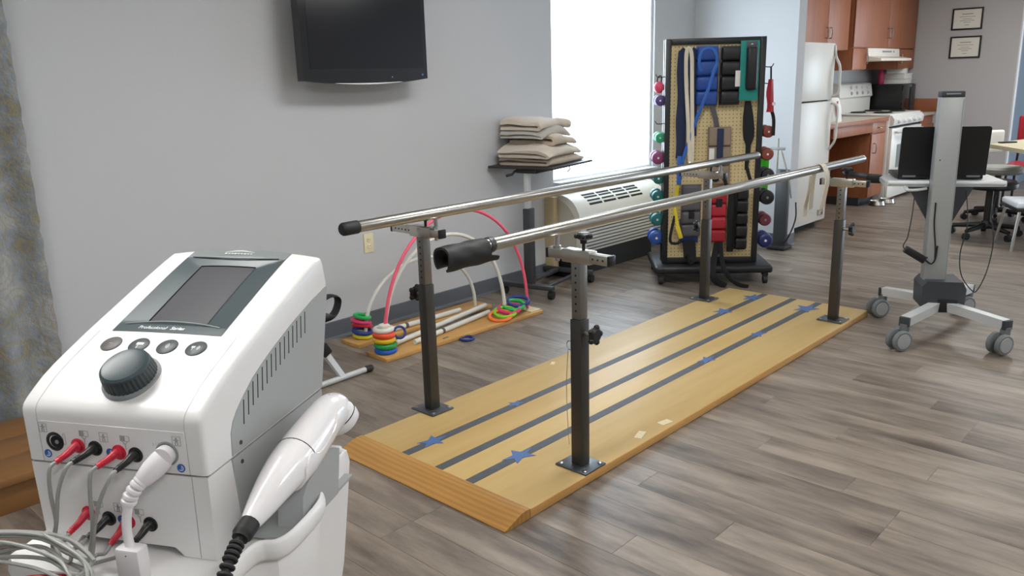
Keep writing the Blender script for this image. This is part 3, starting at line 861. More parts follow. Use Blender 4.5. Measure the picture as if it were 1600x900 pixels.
body = b_.build('top_shell', 'white_plastic', tro_, TO, smooth=35)
rim = [(x, y, -0.112) for x, y in ol]
RP = spline([(-0.02, -0.078, -0.128), (0.022, -0.068, -0.126), (0.04, -0.045, -0.122), (0.0445, -0.012, -0.118), (0.0485, 0.009, -0.116), (0.057, 0.021, -0.116), (0.074, 0.028, -0.116), (0.084, 0.05, -0.115), (0.088, 0.10, -0.112), (0.0865, 0.132, -0.110), (0.076, 0.155, -0.110), (0.055, 0.172, -0.112)], 6)
MB().tube(RP, 0.01, 14, flat=(0.016, 0.0062), up=(0, 0, 1)).build('side_rail', 'white_plastic', tro_, TO)
MB().box((0.052, 0.232, -0.108), (0.026, 0.085, 0.046), bevel=0.007).build('rear_block', 'white_plastic', tro_, TO)
MB().box((0.052, 0.235, -0.079), (0.022, 0.065, 0.014), bevel=0.005).build('block_cap', 'white_gloss', tro_, TO)
MB().box((0.042, 0.16, -0.122), (0.075, 0.20, 0.004)).build('bay_floor', 'grey_plastic', tro_, TO, smooth=0)
# applicator cradle: grey stem with a white half-shell
MB().prism([(0.088, -0.125), (0.205, -0.125), (0.222, -0.055), (0.19, -0.042), (0.115, -0.06), (0.098, -0.075)], lambda p_, q_, t_: (t_, p_, q_), 0.040, 0.080).build('cradle_stem', 'grey_plastic', tro_, TO)
lowbody = MB().box((-0.12, 0.17, -0.62), (0.30, 0.32, 0.30), bevel=0.02).build('drawer_cabinet', 'white_plastic', tro_, TO)
for k in range(2):
    MB().box((-0.12, 0.008, -0.55 - 0.14 * k), (0.27, 0.012, 0.125), bevel=0.005).build('drawer_front', 'white_gloss', lowbody, TO)
MB().box((-0.12, 0.17, -0.80), (0.12, 0.14, 0.12), bevel=0.01).build('pedestal', 'grey_plastic', tro_, TO)
MB().box((-0.12, 0.17, -0.86), (0.44, 0.46, 0.035), bevel=0.015).build('foot', 'white_plastic', tro_, TO)
for sx in (-1, 1):
    for sy_ in (-1, 1):
        ca = MB(); cx, cy = -0.12 + sx * 0.18, 0.17 + sy_ * 0.19
        ca.cyl((cx - 0.013, cy, -0.92), (cx + 0.013, cy, -0.92), 0.03, seg=18)
        ca.cyl((cx, cy, -0.905), (cx, cy, -0.875), 0.009, seg=10)
        ca.build('caster', 'caster_grey', tro_, TO)

# ---- ultrasound applicator resting in the cradle
AO = (0.062, 0.12, -0.04)
app = thing('ultrasound_applicator', 'white ultrasound handpiece with black coiled cord resting beside the unit', 'handpiece', mpos(*AO), MZ)
ax_ = [(-0.012, -0.0535, 0.0135), (-0.004, -0.051, 0.0155), (0.02, -0.0440, 0.0205), (0.0558, -0.0335, 0.0265), (0.09, -0.0265, 0.031), (0.118, -0.0215, 0.0325)]
bx_ = [(0.119, -0.0213, 0.0325), (0.15, -0.014, 0.032), (0.18, -0.0065, 0.0305), (0.2054, -0.001, 0.029), (0.228, 0.0015, 0.0285), (0.246, -0.001, 0.0270), (0.258, -0.006, 0.0230), (0.266, -0.010, 0.0150)]
AA = 0.064
def handle(pts, name, par, m='white_gloss', asp=1.0):
    P = spline([(AA, b, c) for b, c, r in pts], 5)
    rs = spline([(r, 0, 0) for b, c, r in pts], 5)
    return MB().tube(P, [r.x for r in rs], 24).build(name, m, par, AO, smooth=60)
handle(ax_, 'grip', app); hd = handle(bx_, 'neck', app)
MB().torus((AA, 0.1185, -0.0214), 0.0322, 0.0009, (0, 0.98, 0.2), 36, 6).build('grip_seam', 'dark_gap', app, AO)
hdir = Vector((0.38, 0.42, -0.82)).normalized()
hp = Vector((AA + 0.005, 0.2425, -0.006))
MB().torus(hp + hdir * 0.008, 0.0285, 0.0009, hdir, 32, 6).build('head_seam', 'dark_gap', hd, AO)
MB().lathe([(0.026, -0.006), (0.0285, 0.004), (0.0287, 0.016), (0.027, 0.023), (0.023, 0.026), (0.001, 0.026)], hp, hdir, seg=32).build('sound_head', 'white_plastic', app, AO)
MB().lathe([(0.0016, 0), (0.0016, 0.0008)], (AA, 0.234, 0.0287), (0, 0.2, 0.97), seg=10).build('indicator', 'dark_gap', hd, AO)
# white cradle shell hugging the underside
g = []
for i in range(19):
    t_ = i / 18; b = 0.085 + 0.155 * t_
    for (b0, c0, r0), (b1, c1, r1) in zip((ax_ + bx_)[:-1], (ax_ + bx_)[1:]):
        if b0 <= b <= b1: k = (b - b0) / (b1 - b0); cc, r_ = c0 + (c1 - c0) * k, r0 + (r1 - r0) * k; break
    top = 0.0 + 0.35 * math.sin(PI * min(1, t_ * 1.6)) * (1 if t_ < 0.45 else 0.55) + (0.3 if t_ > 0.75 else 0)
    row = []
    for k in range(15):
        an = PI + (PI) * k / 14
        rise = 0.05 + 0.40 * math.exp(-((t_ - 0.13) / 0.10) ** 2) + 0.45 * math.exp(-((t_ - 0.80) / 0.13) ** 2)
        an = PI + (PI + rise) * k / 14
        row.append((AA + (r_ + 0.003) * math.cos(an), b, cc + (r_ + 0.003) * math.sin(an)))
    g.append(row)
MB().sheet(g, 0.003).build('cradle_shell', 'white_gloss', tro_, TO, smooth=60)
cd_ = spline([(AA, -0.012, -0.0535), (AA + 0.001, -0.040, -0.0605), (AA + 0.004, -0.072, -0.074), (AA + 0.006, -0.095, -0.098), (AA + 0.01, -0.108, -0.15)], 10)
MB().tube(cd_[:11], [0.0135 if i < 9 else 0.011 for i in range(11)], 14).build('cord_collar', 'black_rubber', app, AO)
rb = MB(); rb.tube(cd_[9:], 0.0062, 10)
acc = 0; last = cd_[11]
for i in range(11, len(cd_)):
    acc += (cd_[i] - last).length; last = cd_[i]
    if acc > 0.0068:
        acc = 0; d = (cd_[min(i + 1, len(cd_) - 1)] - cd_[i - 1]).normalized()
        rb.torus(cd_[i], 0.0072, 0.0031, d, 18, 8)
rb.build('strain_relief', 'black_rubber', app, AO)
MB().tube(spline([(AA + 0.01, -0.108, -0.145), (AA + 0.01, -0.115, -0.3), (0.06, -0.09, -0.5), (0.0, -0.02, -0.55), (-0.05, 0.02, -0.5)], 8), 0.004, 8).build('cord', 'black_rubber', app, AO)

# ---- electrode leads plugged into the front
def lead(plug, a, c, b0, tip, path, mat_, label, seed):
    rnd = random.Random(seed)
    O = (a, b0, c)
    L_ = thing('electrode_lead', label, 'cable', mpos(*O), MZ, 'electrode leads of the therapy unit')
    s = Vector((a, b0 - 0.0015, c)); e = Vector(tip); d = (e - s)
    k = MB(); P = spline([s, s + d * 0.12 + Vector((0, -0.003, 0.001)), s + d * 0.5, e], 6)
    n = len(P)
    k.tube(P, [0.0082 if i < n * 0.16 else 0.0068 - 0.0030 * (i / n) for i in range(n)], 14)
    k.build(plug, mat_, L_, O)
    rg = MB()
    for t in (0.72, 0.79, 0.86, 0.93):
        p = P[int(t * (n - 1))]; rg.torus(p, 0.0040, 0.0009, d.normalized(), 12, 6)
    rg.build('plug_ribs', mat_, L_, O)
    dn = d.normalized()
    MB().tube(spline([e - dn * 0.004, e + dn * 0.010 + Vector((0, 0, -0.003))] + path, 7), 0.0027, 8).build('wire', 'cable_grey', L_, O)
    return L_
def coil(cx, cb, cc, ra, rb_, tilt, ph, turns, seed, drift=0.0):
    rnd = random.Random(seed); out = []
    n = int(8 * turns)
    for i in range(n + 1):
        t = ph + 2 * PI * i / 8
        k = 1 + 0.07 * math.sin(2.3 * i + seed)
        x = cx + ra * k * math.cos(t) + drift * i
        y = cb + rb_ * k * math.sin(t) * math.cos(tilt)
        z = cc + rb_ * k * math.sin(t) * math.sin(tilt) + 0.003 * math.sin(i * 1.7 + seed)
        out.append((x, y, max(z, -0.1235)))
    return out
NM = ['red', 'black']
tips = [(-0.2055, -0.036, 0.0195), (-0.179, -0.036, 0.0218), (-0.1405, -0.036, 0.019), (-0.112, -0.036, 0.016)]
paths = [
    [(-0.2105, -0.048, -0.02), (-0.2095, -0.048, -0.06), (-0.213, -0.05, -0.10)] + coil(-0.225, -0.098, -0.092, 0.105, 0.040, 0.8, 0.2, 1.2, 1),
    [(-0.195, -0.050, -0.015), (-0.205, -0.052, -0.06), (-0.214, -0.056, -0.105)] + coil(-0.215, -0.10, -0.094, 0.09, 0.034, 0.8, 0.0, 1.3, 2),
    [(-0.1475, -0.048, -0.02), (-0.151, -0.048, -0.06), (-0.157, -0.056, -0.105)] + coil(-0.225, -0.105, -0.092, 0.115, 0.036, 0.75, -0.2, 1.25, 3),
    [(-0.130, -0.050, -0.02), (-0.146, -0.05, -0.06), (-0.155, -0.058, -0.112)] + coil(-0.25, -0.11, -0.10, 0.12, 0.030, 0.7, 0.1, 1.1, 4),
]
order = ['leftmost', 'second', 'third', 'fourth']
for i in range(4):
    a, c, m = SOC[i]
    lead('plug', a, c, 0.0, tips[i], paths[i], m, f'grey lead with {NM[i % 2]} plug, {order[i]} from the left in the upper socket row', i)
ltips = [(-0.207, -0.034, -0.0885), (-0.178, -0.034, -0.0925), (-0.1425, -0.034, -0.0985), (-0.1085, -0.034, -0.0955)]
lpaths = [
    [(-0.222, -0.045, -0.098)] + coil(-0.23, -0.10, -0.106, 0.085, 0.03, 0.6, 0.9, 0.55, 5),
    [(-0.195, -0.045, -0.106)] + coil(-0.22, -0.10, -0.104, 0.075, 0.028, 0.6, 0.7, 0.5, 6),
    [(-0.158, -0.046, -0.110)] + coil(-0.235, -0.11, -0.108, 0.10, 0.028, 0.5, 0.4, 0.6, 7),
    [(-0.125, -0.046, -0.108), (-0.16, -0.06, -0.117)] + coil(-0.26, -0.115, -0.112, 0.115, 0.026, 0.5, 0.3, 0.6, 8),
]
for i in range(4):
    a, c, m = LOW[i]
    lead('plug', a, c, 0.002, ltips[i], lpaths[i], m, f'grey lead with {NM[i % 2]} plug, {order[i]} from the left in the lower socket row', 10 + i)
# a loose dark-red pin plug lying among the coils
lp = thing('loose_pin_plug', 'dark red pin plug lying loose among the grey coiled leads', 'plug', mpos(-0.19, -0.105, -0.118), MZ)
MB().lathe([(0.003, 0), (0.0048, 0.004), (0.0052, 0.045), (0.0035, 0.06)], (0.028, 0.012, 0.006), (-0.97, -0.25, -0.02), seg=14).build('plug_body', 'dark_red_plastic', lp)
MB().tube([(-0.03, -0.003, 0.0048), (-0.06, -0.01, 0.004), (-0.10, -0.012, 0.0035)], 0.0026, 8).build('wire', 'cable_grey', lp)
# white applicator connector, cable and inline block
WO = (-0.0572, 0.0, 0.0292)
wc = thing('white_connector_cable', 'thick white plug and cable with an inline white block in the right front socket', 'cable', mpos(*WO), MZ)
s, e = Vector((-0.0572, -0.009, 0.0262)), Vector((-0.0795, -0.038, -0.0005))
d = (e - s).normalized()
MB().cyl((-0.0572, -0.0005, 0.0292), (-0.0572, -0.012, 0.0275), 0.0135, 0.0145, seg=24).build('plug_collar', 'cable_white', wc, WO)
MB().lathe([(0.0150, 0), (0.0155, 0.006), (0.0150, 0.020), (0.0118, 0.036), (0.0095, 0.040)], s, d, seg=24).build('plug', 'cable_white', wc, WO)
P = spline([s + d * 0.036, e, e + Vector((-0.008, -0.006, -0.014)), (-0.0925, -0.046, -0.028)], 6)
rb = MB(); rb.tube(P, 0.0075, 12)
for i in range(3, len(P) - 1, 3): rb.torus(P[i], 0.0082, 0.0022, (P[i + 1] - P[i - 1]).normalized(), 18, 8, 1.6)
rb.build('strain_relief', 'cable_white', wc, WO)
MB().tube(spline([P[-2], (-0.0945, -0.049, -0.045), (-0.0945, -0.052, -0.065), (-0.0905, -0.055, -0.085)], 6), 0.0062, 12).build('cable', 'cable_white', wc, WO)
bl = MB().box((-0.0885, -0.0565, -0.1035), (0.036, 0.022, 0.047), bevel=0.003).build('inline_block', 'cable_white', wc, WO)
MB().lathe([(0.0009, 0), (0.0009, 0.0006)], (-0.0885, -0.0675, -0.088), (0, -1, 0), seg=8).build('pinhole', 'dark_gap', bl, WO)

# ================================================================== LEFT WALL THINGS
# television on a wall bracket
TVO = (-3.80, 2.875, 1.72)
tv = thing('television', 'black flat television mounted high on the grey left wall', 'television', TVO)
y0, y1, z0, z1 = 2.452, 3.300, 1.475, 1.985
n_ = 24
bot = [(y0 + (y1 - y0) * i / n_, z0 - 0.026 * (1 - ((i - n_ / 2) / (n_ / 2)) ** 2)) for i in range(n_ + 1)]
outl = bot + [(y1, z1), (y0, z1)]
MB().prism(outl, lambda p, q, t: (t, p, q), -3.80, -3.742).build('bezel', 'black_gloss', tv, TVO, smooth=25)
MB().box((-3.815, (y0 + y1) / 2, (z0 + z1) / 2 + 0.02), (0.06, 0.74, 0.40), bevel=0.02).build('back_shell', 'black_plastic', tv, TVO)
MB().box((-3.7418, (y0 + y1) / 2 + 0.008, (z0 + z1) / 2 + 0.022), (0.002, 0.775, 0.435)).build('screen', 'black_screen', tv, TVO, smooth=0)
MB().tube([(-3.7435, y0 + 0.16 + (y1 - y0 - 0.32) * i / 14, z0 - 0.013 - 0.0085 * (1 - ((i - 7) / 7) ** 2)) for i in range(15)], [0.0008 + 0.0042 * math.sin(PI * i / 14) for i in range(15)], 8).build('painted_highlight', 'label_white', tv, TVO)  # white arc stands in for light reflected on the glossy curved lower edge
MB().lathe([(0.0025, 0), (0.0025, 0.0015)], (-3.742, 3.035, z0 + 0.012), (1, 0, 0), seg=10).build('power_light', 'label_white', tv, TVO)
MB().box((-3.742, 3.262, z0 + 0.022), (0.0015, 0.012, 0.012)).build('sticker', 'print_blue', tv, TVO, smooth=0)
MB().box((-3.885, 2.875, 1.75), (0.088, 0.22, 0.22), bevel=0.005).build('wall_bracket', 'dark_steel', tv, TVO)
# duplex outlet
OO = (WX, 2.9255, 0.5255)
ou = thing('wall_outlet', 'ivory duplex power outlet low on the grey wall behind the left bar', 'outlet', OO)
MB().box((WX + 0.003, 2.9255, 0.5255), (0.006, 0.071, 0.117), bevel=0.002).build('cover_plate', 'outlet_ivory', ou, OO)
for dz in (-0.02, 0.02):
    r_ = MB().lathe([(0.0165, 0), (0.0165, 0.002), (0.015, 0.003)], (WX + 0.006, 2.9255, 0.5255 + dz), (1, 0, 0), seg=20).build('receptacle', 'outlet_ivory', ou, OO)
    for dy in (-0.006, 0.006):
        MB().box((WX + 0.0092, 2.9255 + dy, 0.5255 + dz + 0.003), (0.0008, 0.0022, 0.008)).build('slot', 'dark_gap', r_, OO, smooth=0)
# curtain
def curtain_mat():
    m = bpy.data.materials.new('curtain_fabric'); m.use_nodes = True
    N, L = m.node_tree.nodes, m.node_tree.links
    p = N['Principled BSDF']; p.inputs['Roughness'].default_value = 0.9; p.inputs['Sheen Weight'].default_value = 0.3
    tc = N.new('ShaderNodeTexCoord'); mp = N.new('ShaderNodeMapping'); mp.inputs['Scale'].default_value = (0, 1, 1)
    L.new(tc.outputs['Object'], mp.inputs['Vector'])
    vo = N.new('ShaderNodeTexVoronoi'); vo.inputs['Scale'].default_value = 7.0; L.new(mp.outputs[0], vo.inputs['Vector'])
    sn = N.new('ShaderNodeMath'); sn.operation = 'MULTIPLY'; sn.inputs[1].default_value = 36.0; L.new(vo.outputs['Distance'], sn.inputs[0])
    si = N.new('ShaderNodeMath'); si.operation = 'SINE'; L.new(sn.outputs[0], si.inputs[0])
    gt = N.new('ShaderNodeMath'); gt.operation = 'GREATER_THAN'; gt.inputs[1].default_value = 0.55; L.new(si.outputs[0], gt.inputs[0])
    nz = N.new('ShaderNodeTexNoise'); nz.inputs['Scale'].default_value = 9; nz.inputs['Detail'].default_value = 5; L.new(mp.outputs[0], nz.inputs['Vector'])
    cr = N.new('ShaderNodeValToRGB'); e = cr.color_ramp.elements
    e[0].position = 0.35; e[0].color = lin('#7d7c74') + (1,); e[1].position = 0.65; e[1].color = lin('#a0a2a2') + (1,)
    q = cr.color_ramp.elements.new(0.5); q.color = lin('#878f97') + (1,)
    L.new(nz.outputs['Fac'], cr.inputs['Fac'])
    mx = N.new('ShaderNodeMix'); mx.data_type = 'RGBA'
    mx.inputs['B'].default_value = lin('#968a66') + (1,)
    k = N.new('ShaderNodeMath'); k.operation = 'MULTIPLY'; k.inputs[1].default_value = 0.45; L.new(gt.outputs[0], k.inputs[0])
    L.new(k.outputs[0], mx.inputs['Factor']); L.new(cr.outputs['Color'], mx.inputs['A']); L.new(mx.outputs['Result'], p.inputs['Base Color'])
    n2 = N.new('ShaderNodeTexNoise'); n2.inputs['Scale'].default_value = 60; L.new(tc.outputs['Object'], n2.inputs['Vector'])
    bp = N.new('ShaderNodeBump'); bp.inputs['Strength'].default_value = 0.6; bp.inputs['Distance'].default_value = 0.01
    L.new(n2.outputs['Fac'], bp.inputs['Height']); L.new(bp.outputs['Normal'], p.inputs['Normal'])
    MATS['curtain_fabric'] = m
curtain_mat()
g = []
for i in range(60):
    z = 0.035 + 2.5 * i / 59
    row = []
    for j in range(70):
        u_ = j / 69
        y = 0.10 + 1.035 * u_
        amp = 0.035 - 0.012 * (i / 59)
        x = -3.845 + amp * math.sin(u_ * 2 * PI * 5.2 + 0.4 * math.sin(z * 1.3)) + 0.008 * math.sin(z * 3.1 + u_ * 9)
        if j > 64: x += 0.004 * math.sin(z * 70); y += 0.003 * math.sin(z * 55)
        row.append((x, y, z))
    g.append(row)
cu = thing('curtain', 'patterned grey curtain with gold rings hanging at the left picture edge', 'curtain', (-3.845, 0.6, 0.0))
MB().sheet(g, 0.003).build('drape', 'curtain_fabric', cu, (-3.845, 0.6, 0), smooth=80)
MB().cyl((-3.845, -0.2, 2.56), (-3.845, 1.2, 2.56), 0.014, seg=14).build('rod', 'dark_steel', cu, (-3.845, 0.6, 0))
# low wooden step on the floor in front of the curtain
so = (-3.37, 0.45, 0)
sp_ = thing('wooden_step', 'low brown wooden step on the floor below the curtain', 'step', so)
for k in range(3):
    MB().box((-3.60 + 0.2 * k, 0.45, 0.125), (0.197, 1.5, 0.03), bevel=0.004).build('tread_board', 'step_wood', sp_, so)
MB().box((-3.14, 0.45, 0.055), (0.03, 1.42, 0.11), bevel=0.003).build('riser', 'step_wood', sp_, so)
MB().box((-3.66, 0.45, 0.055), (0.03, 1.42, 0.11), bevel=0.003).build('riser', 'step_wood', sp_, so)

# pedal exerciser half hidden behind the unit
eo = (-3.30, 2.1, 0)
ex = thing('pedal_exerciser', 'grey tubular pedal exerciser with black pedal strap beside the unit', 'exerciser', eo)
b_ = MB().cyl((-3.275, 1.75, 0.019), (-3.298, 2.385, 0.019), 0.0145, seg=14).build('base_tube', 'cart_light', ex, eo)
MB().lathe([(0.016, 0), (0.018, 0.004), (0.018, 0.04), (0.014, 0.045)], (-3.2966, 2.377, 0.019), (-0.036, 1, 0), seg=14).build('rubber_cap', 'black_rubber', b_, eo)
MB().cyl((-3.72, 1.75, 0.019), (-3.74, 2.15, 0.019), 0.0145, seg=14).build('base_tube', 'cart_light', ex, eo)
MB().tube([(-3.295, 2.235, 0.02), (-3.30, 2.15, 0.165)], 0.02, 4).build('leg', 'trim_white', ex, eo)
MB().box((-3.30, 2.14, 0.19), (0.05, 0.05, 0.06), Matrix.Rotation(0.5, 3, 'X'), bevel=0.006).build('joint', 'black_plastic', ex, eo)
MB().tube([(-3.30, 2.13, 0.20), (-3.33, 2.04, 0.36)], 0.021, 12).build('leg', 'mid_grey', ex, eo)
MB().tube([(-3.73, 1.95, 0.02), (-3.40, 2.0, 0.36)], 0.018, 12).build('leg', 'mid_grey', ex, eo)
MB().box((-3.36, 2.02, 0.40), (0.14, 0.12, 0.14), bevel=0.03).build('crank_housing', 'mid_grey', ex, eo)
MB().tube([(-3.29, 2.06, 0.40), (-3.29, 2.17, 0.425)], 0.010, 8).build('crank_arm', 'cart_light', ex, eo)
MB().tube(spline([(-3.30, 2.13, 0.435), (-3.30, 2.20, 0.452), (-3.30, 2.245, 0.43), (-3.30, 2.235, 0.38), (-3.30, 2.20, 0.345), (-3.30, 2.14, 0.335)], 5), 0.01, 10, flat=(0.03, 0.0075), up=(1, 0, 0)).build('pedal_strap', 'black_rubber', ex, eo)
MB().box((-3.30, 2.165, 0.352), (0.075, 0.07, 0.016), bevel=0.005).build('pedal', 'black_plastic', ex, eo)

# ---------------------------------------------------------------- ring toss boards
def board(o, name_label, x0, x1, y0, y1, rz):
    t = thing('ring_toss_board', name_label, 'board', o, rz, 'ring toss boards by the wall')
    MB().box((0, 0, 0.011), (x1 - x0, y1 - y0, 0.022), bevel=0.003).build('base_board', 'board_oak', t)
    return t
BF = board((-3.41, 3.17, 0), 'long pale wooden board with rainbow rings and a pink arch', 0, 0.19, 0, 1.24, -0.03)
BR = board((-3.735, 3.14, 0), 'wooden board nearest the baseboard with a single low white arch', 0, 0.17, 0, 1.08, 0.0)
def arch(par, y0, y1, h, x, m, r, name, lean=0.0):
    pts = []
    for i in range(33):
        t = PI * i / 32
        yy = (y0 + y1) / 2 - (y1 - y0) / 2 * math.cos(t)
        pts.append((x + lean * math.sin(t), yy, 0.02 + h * math.sin(t) ** 0.9))
    return MB().tube(pts, r, 12).build(name, m, par)
arch(BF, -0.555, 0.575, 0.715, 0.0, 'noodle_pink', 0.0095, 'pink_arch')
arch(BF, -0.535, 0.40, 0.58, -0.03, 'pvc_white', 0.011, 'white_arch')
arch(BR, -0.44, 0.45, 0.40, 0.02, 'pvc_white', 0.0105, 'white_arch')
MB().box((0.02, 0.565, 0.026), (0.13, 0.09, 0.008), bevel=0.002).build('foot_block', 'tape_paper', BF)
MB().lathe([(0.030, 0.0), (0.030, 0.16), (0.02, 0.165)], (0.0, -0.555, 0.02), seg=20).build('peg_cup', 'ring_white', BF)
for x, y, w_ in ((0.035, -0.25, 0.06), (0.055, -0.17, 0.045)):
    MB().box((x, y, 0.0224), (0.014, w_, 0.0008), rotz(0.15)).build('ink_mark', 'vinyl_grey', BF, smooth=0)
# rings: each its own thing
def ring_thing(label, x, y, z, R_, r_, m, grp, axis=(0, 0, 1)):
    o = MB().torus((0, 0, 0), R_, r_, axis, 32, 12).build('toss_ring', m)
    o.location = (x, y, z); return tag(o, label, 'ring', grp)
zz = 0.036
fx, fy = -3.427, 2.617
for i, (c, nm) in enumerate([('blue', 'blue'), ('green', 'green'), ('yellow', 'yellow'), ('red', 'orange red')]):
    ring_thing(f'{nm} plastic ring on the rainbow stack at the pink arch foot', fx + 0.003 * (i % 2), fy - 0.003 * i, zz + 0.031 * i, 0.047, 0.0165, 'ring_' + c, 'rings on the near stack', (0.06 * (i % 2), 0.05, 1))
ring_thing('white plastic ring topping the rainbow stack at the pink arch foot', fx, fy - 0.008, zz + 0.12, 0.045, 0.014, 'ring_white', 'rings on the near stack')
ring_thing('navy ring leaning against the rainbow ring stack', fx + 0.035, fy + 0.075, 0.125, 0.032, 0.007, 'ring_navy', 'rings on the near stack', (0.9, -0.3, 0.35))
rx, ry = -3.745, 2.70
for i, (c, nm, ax) in enumerate([('lemon', 'yellow', (0.05, 0.1, 1)), ('navy', 'navy', (0.15, 0.1, 1)), ('brightred', 'bright red', (-0.15, 0.3, 1)), ('pink', 'magenta', (0.1, 0.25, 1)), ('emerald', 'green', (0.12, 0.22, 1))]):
    ring_thing(f'{nm} flat ring on the wall side arch foot', rx + 0.004 * math.sin(i * 2), ry + 0.004 * math.cos(i * 3), 0.036 + 0.029 * i, 0.050 - (0.008 if i == 4 else 0), 0.0115, 'ring_' + c, 'rings on the rear stack', ax)
lx, ly = -3.372, 3.47
for i, (c, nm) in enumerate([('orange', 'orange'), ('lime', 'lime green'), ('pink', 'pink'), ('emerald', 'emerald green'), ('navy', 'navy blue')]):
    ring_thing(f'{nm} flat ring in the leaning row near the far arch foot', lx - 0.008 * i, ly + 0.05 * i, 0.042 + 0.011 * i, 0.066, 0.0115, 'ring_' + c, 'rings leaning on the front board', (0.16, -0.14, 1))
ring_thing('purple ring lying half under the front ring toss board', -3.285, 3.10, 0.0075, 0.038, 0.0075, 'ring_navy', 'loose rings')
# loose pvc sticks lying on the two boards
for i, (xa, ya, xb, yb, z, lb) in enumerate([(-3.47, 2.72, -3.63, 3.60, 0.038, 'white plastic tube lying lengthwise between the two ring toss boards'),
                                        (-3.40, 2.80, -3.50, 3.50, 0.038, 'white plastic tube lying along the front ring toss board'),
                                        (-3.70, 2.75, -3.68, 3.42, 0.038, 'white plastic tube lying on the board nearest the wall')]):
    d = Vector((xb - xa, yb - ya, 0)); L_ = d.length
    t = thing('plastic_tube', lb, 'tube', (xa, ya, z), 0, 'loose plastic tubes')
    d.normalize()
    MB().lathe([(0.0145, 0), (0.0155, 0.002), (0.0155, L_ - 0.002), (0.0145, L_)], (0, 0, 0), d, seg=16).build('pipe', 'pvc_white', t)
    MB().torus(d * (L_ * 0.35), 0.0156, 0.001, d, 16, 6, 12).build('ink_band', 'vinyl_grey', t)

# ---------------------------------------------------------------- overbed table with blankets
OT = (-3.727, 4.291, 0)
ot = thing('overbed_table', 'dark wheeled overbed table carrying folded blankets beside the window', 'table', OT, 0.21)
MB().box((0, 0, 0.885), (0.50, 0.60, 0.016), bevel=0.005).build('table_top', 'table_edge_dark', ot)
MB().box((0.03, -0.10, 0.862), (0.16, 0.34, 0.03), bevel=0.006).build('top_bracket', 'table_edge_dark', ot)
MB().tube([(-0.04, -0.29, 0.865), (-0.04, -0.33, 0.845), (-0.07, -0.36, 0.838)], 0.009, 8).build('release_lever', 'black_plastic', ot)
MB().tube([(0.19, 0.05, 0.875), (0.2, 0.04, 0.85), (0.185, 0.03, 0.83)], 0.005, 8).build('hook', 'black_plastic', ot)
MB().box((0.02, -0.235, 0.70), (0.028, 0.05, 0.32), bevel=0.003).build('inner_column', 'cart_light', ot)
MB().box((0.025, -0.235, 0.335), (0.055, 0.07, 0.55), bevel=0.005).build('outer_column', 'dark_steel', ot)
for xx in (-0.17, 0.20):
    pass
MB().box((0.015, -0.27, 0.078), (0.42, 0.045, 0.03), bevel=0.004).build('end_bar', 'dark_steel', ot)
MB().box((0.06, 0.27, 0.078), (0.40, 0.04, 0.03), bevel=0.004).build('end_bar', 'dark_steel', ot)
MB().box((-0.02, 0.0, 0.08), (0.035, 0.50, 0.028), bevel=0.004).build('base_rail', 'dark_steel', ot)
MB().box((0.16, 0.0, 0.075), (0.025, 0.50, 0.02), bevel=0.004).build('base_rail', 'dark_steel', ot)
for cx, cy in ((-0.165, -0.27), (0.205, -0.275), (-0.12, 0.27), (0.24, 0.27)):
    k = MB(); k.cyl((cx - 0.016, cy + 0.012, 0.029), (cx + 0.016, cy + 0.012, 0.029), 0.0285, seg=18)
    k.cyl((cx, cy, 0.05), (cx, cy, 0.07), 0.01, seg=10); k.box((cx, cy, 0.055), (0.02, 0.03, 0.015), bevel=0.003)
    k.build('caster', 'black_rubber', ot)
# five folded blankets, each a folded strip: bottom layer, round fold towards the room, top layer
def blanket(label, z, h, u0, u1, v0, v1, m, seed, rz=0.0, open_=0.35):
    rnd = random.Random(seed)
    th = h * 0.34
    sec = []
    L_ = u1 - u0; ro = h / 2; ri = max(0.004, ro - th)
    outer = [(u0, 0)] + [(u0 + (L_ - ro) * k / 5, 0) for k in range(1, 6)] + [(u1 - ro + ro * math.sin(t), ro - ro * math.cos(t)) for t in arc(7, 0.3, PI - 0.3)] + [(u0 + (L_ - ro) * (5 - k) / 5, h) for k in range(0, 6)]
    inner = [(u0, h - th)] + [(u0 + (L_ - ro) * k / 5, h - th) for k in range(1, 6)] + [(u1 - ro + ri * math.sin(t), ro + ri * math.cos(t)) for t in arc(5, 0.4, PI - 0.4)] + [(u0 + (L_ - ro) * (5 - k) / 5, th) for k in range(0, 6)]
    sec = outer + inner
    bmx = MB(); rings = []
    n = 22
    for i in range(n):
        v = v0 + (v1 - v0) * i / (n - 1)
        e_ = 1.0
        ring = []
        for q, (u_, w_) in enumerate(sec):
            nz_ = noise.noise(Vector((u_ * 4.5 + seed * 3.1, v * 5, w_ * 9)))
            n2 = noise.noise(Vector((u_ * 17 + seed, v * 15, 1.7)))
            sag = -0.016 * sm((abs(v) - 0.16) / 0.14)
            zt = z + w_
            droop = -0.055 * (abs(v) / 0.27) ** 3 - 0.05 * max(0.0, (u_ - 0.02) / 0.2) ** 2 + 0.012
            sag += droop * (zt / 0.29) * h / max(w_ * 1.6, 1e-6) if w_ > 1e-6 else 0.0
            low = droop * (zt / 0.29) if w_ <= 1e-6 else 0.0
            ring.append((u_ + 0.020 * nz_ + 0.010 * math.sin(v * 7 + seed), v + 0.012 * noise.noise(Vector((w_ * 40, seed, u_ * 4))), max(0.0, z + (w_ * e_ + (h * (1 - e_)) * 0.25) + (0.028 * nz_ + 0.009 * n2) * (w_ / h) + sag * 1.6 * w_ / h + low)))
        rings.append(bmx._v(ring))
    bmx.loft(rings)
    O = Vector((-3.727, 4.291, 0))
    o = bmx.build('folded_blanket', m, None, smooth=60)
    o.location = O + Vector((0, 0, 0.8935)); o.rotation_euler = (0, 0, 0.21 + rz)
    return tag(o, label, 'blanket', 'folded blankets on the overbed table')
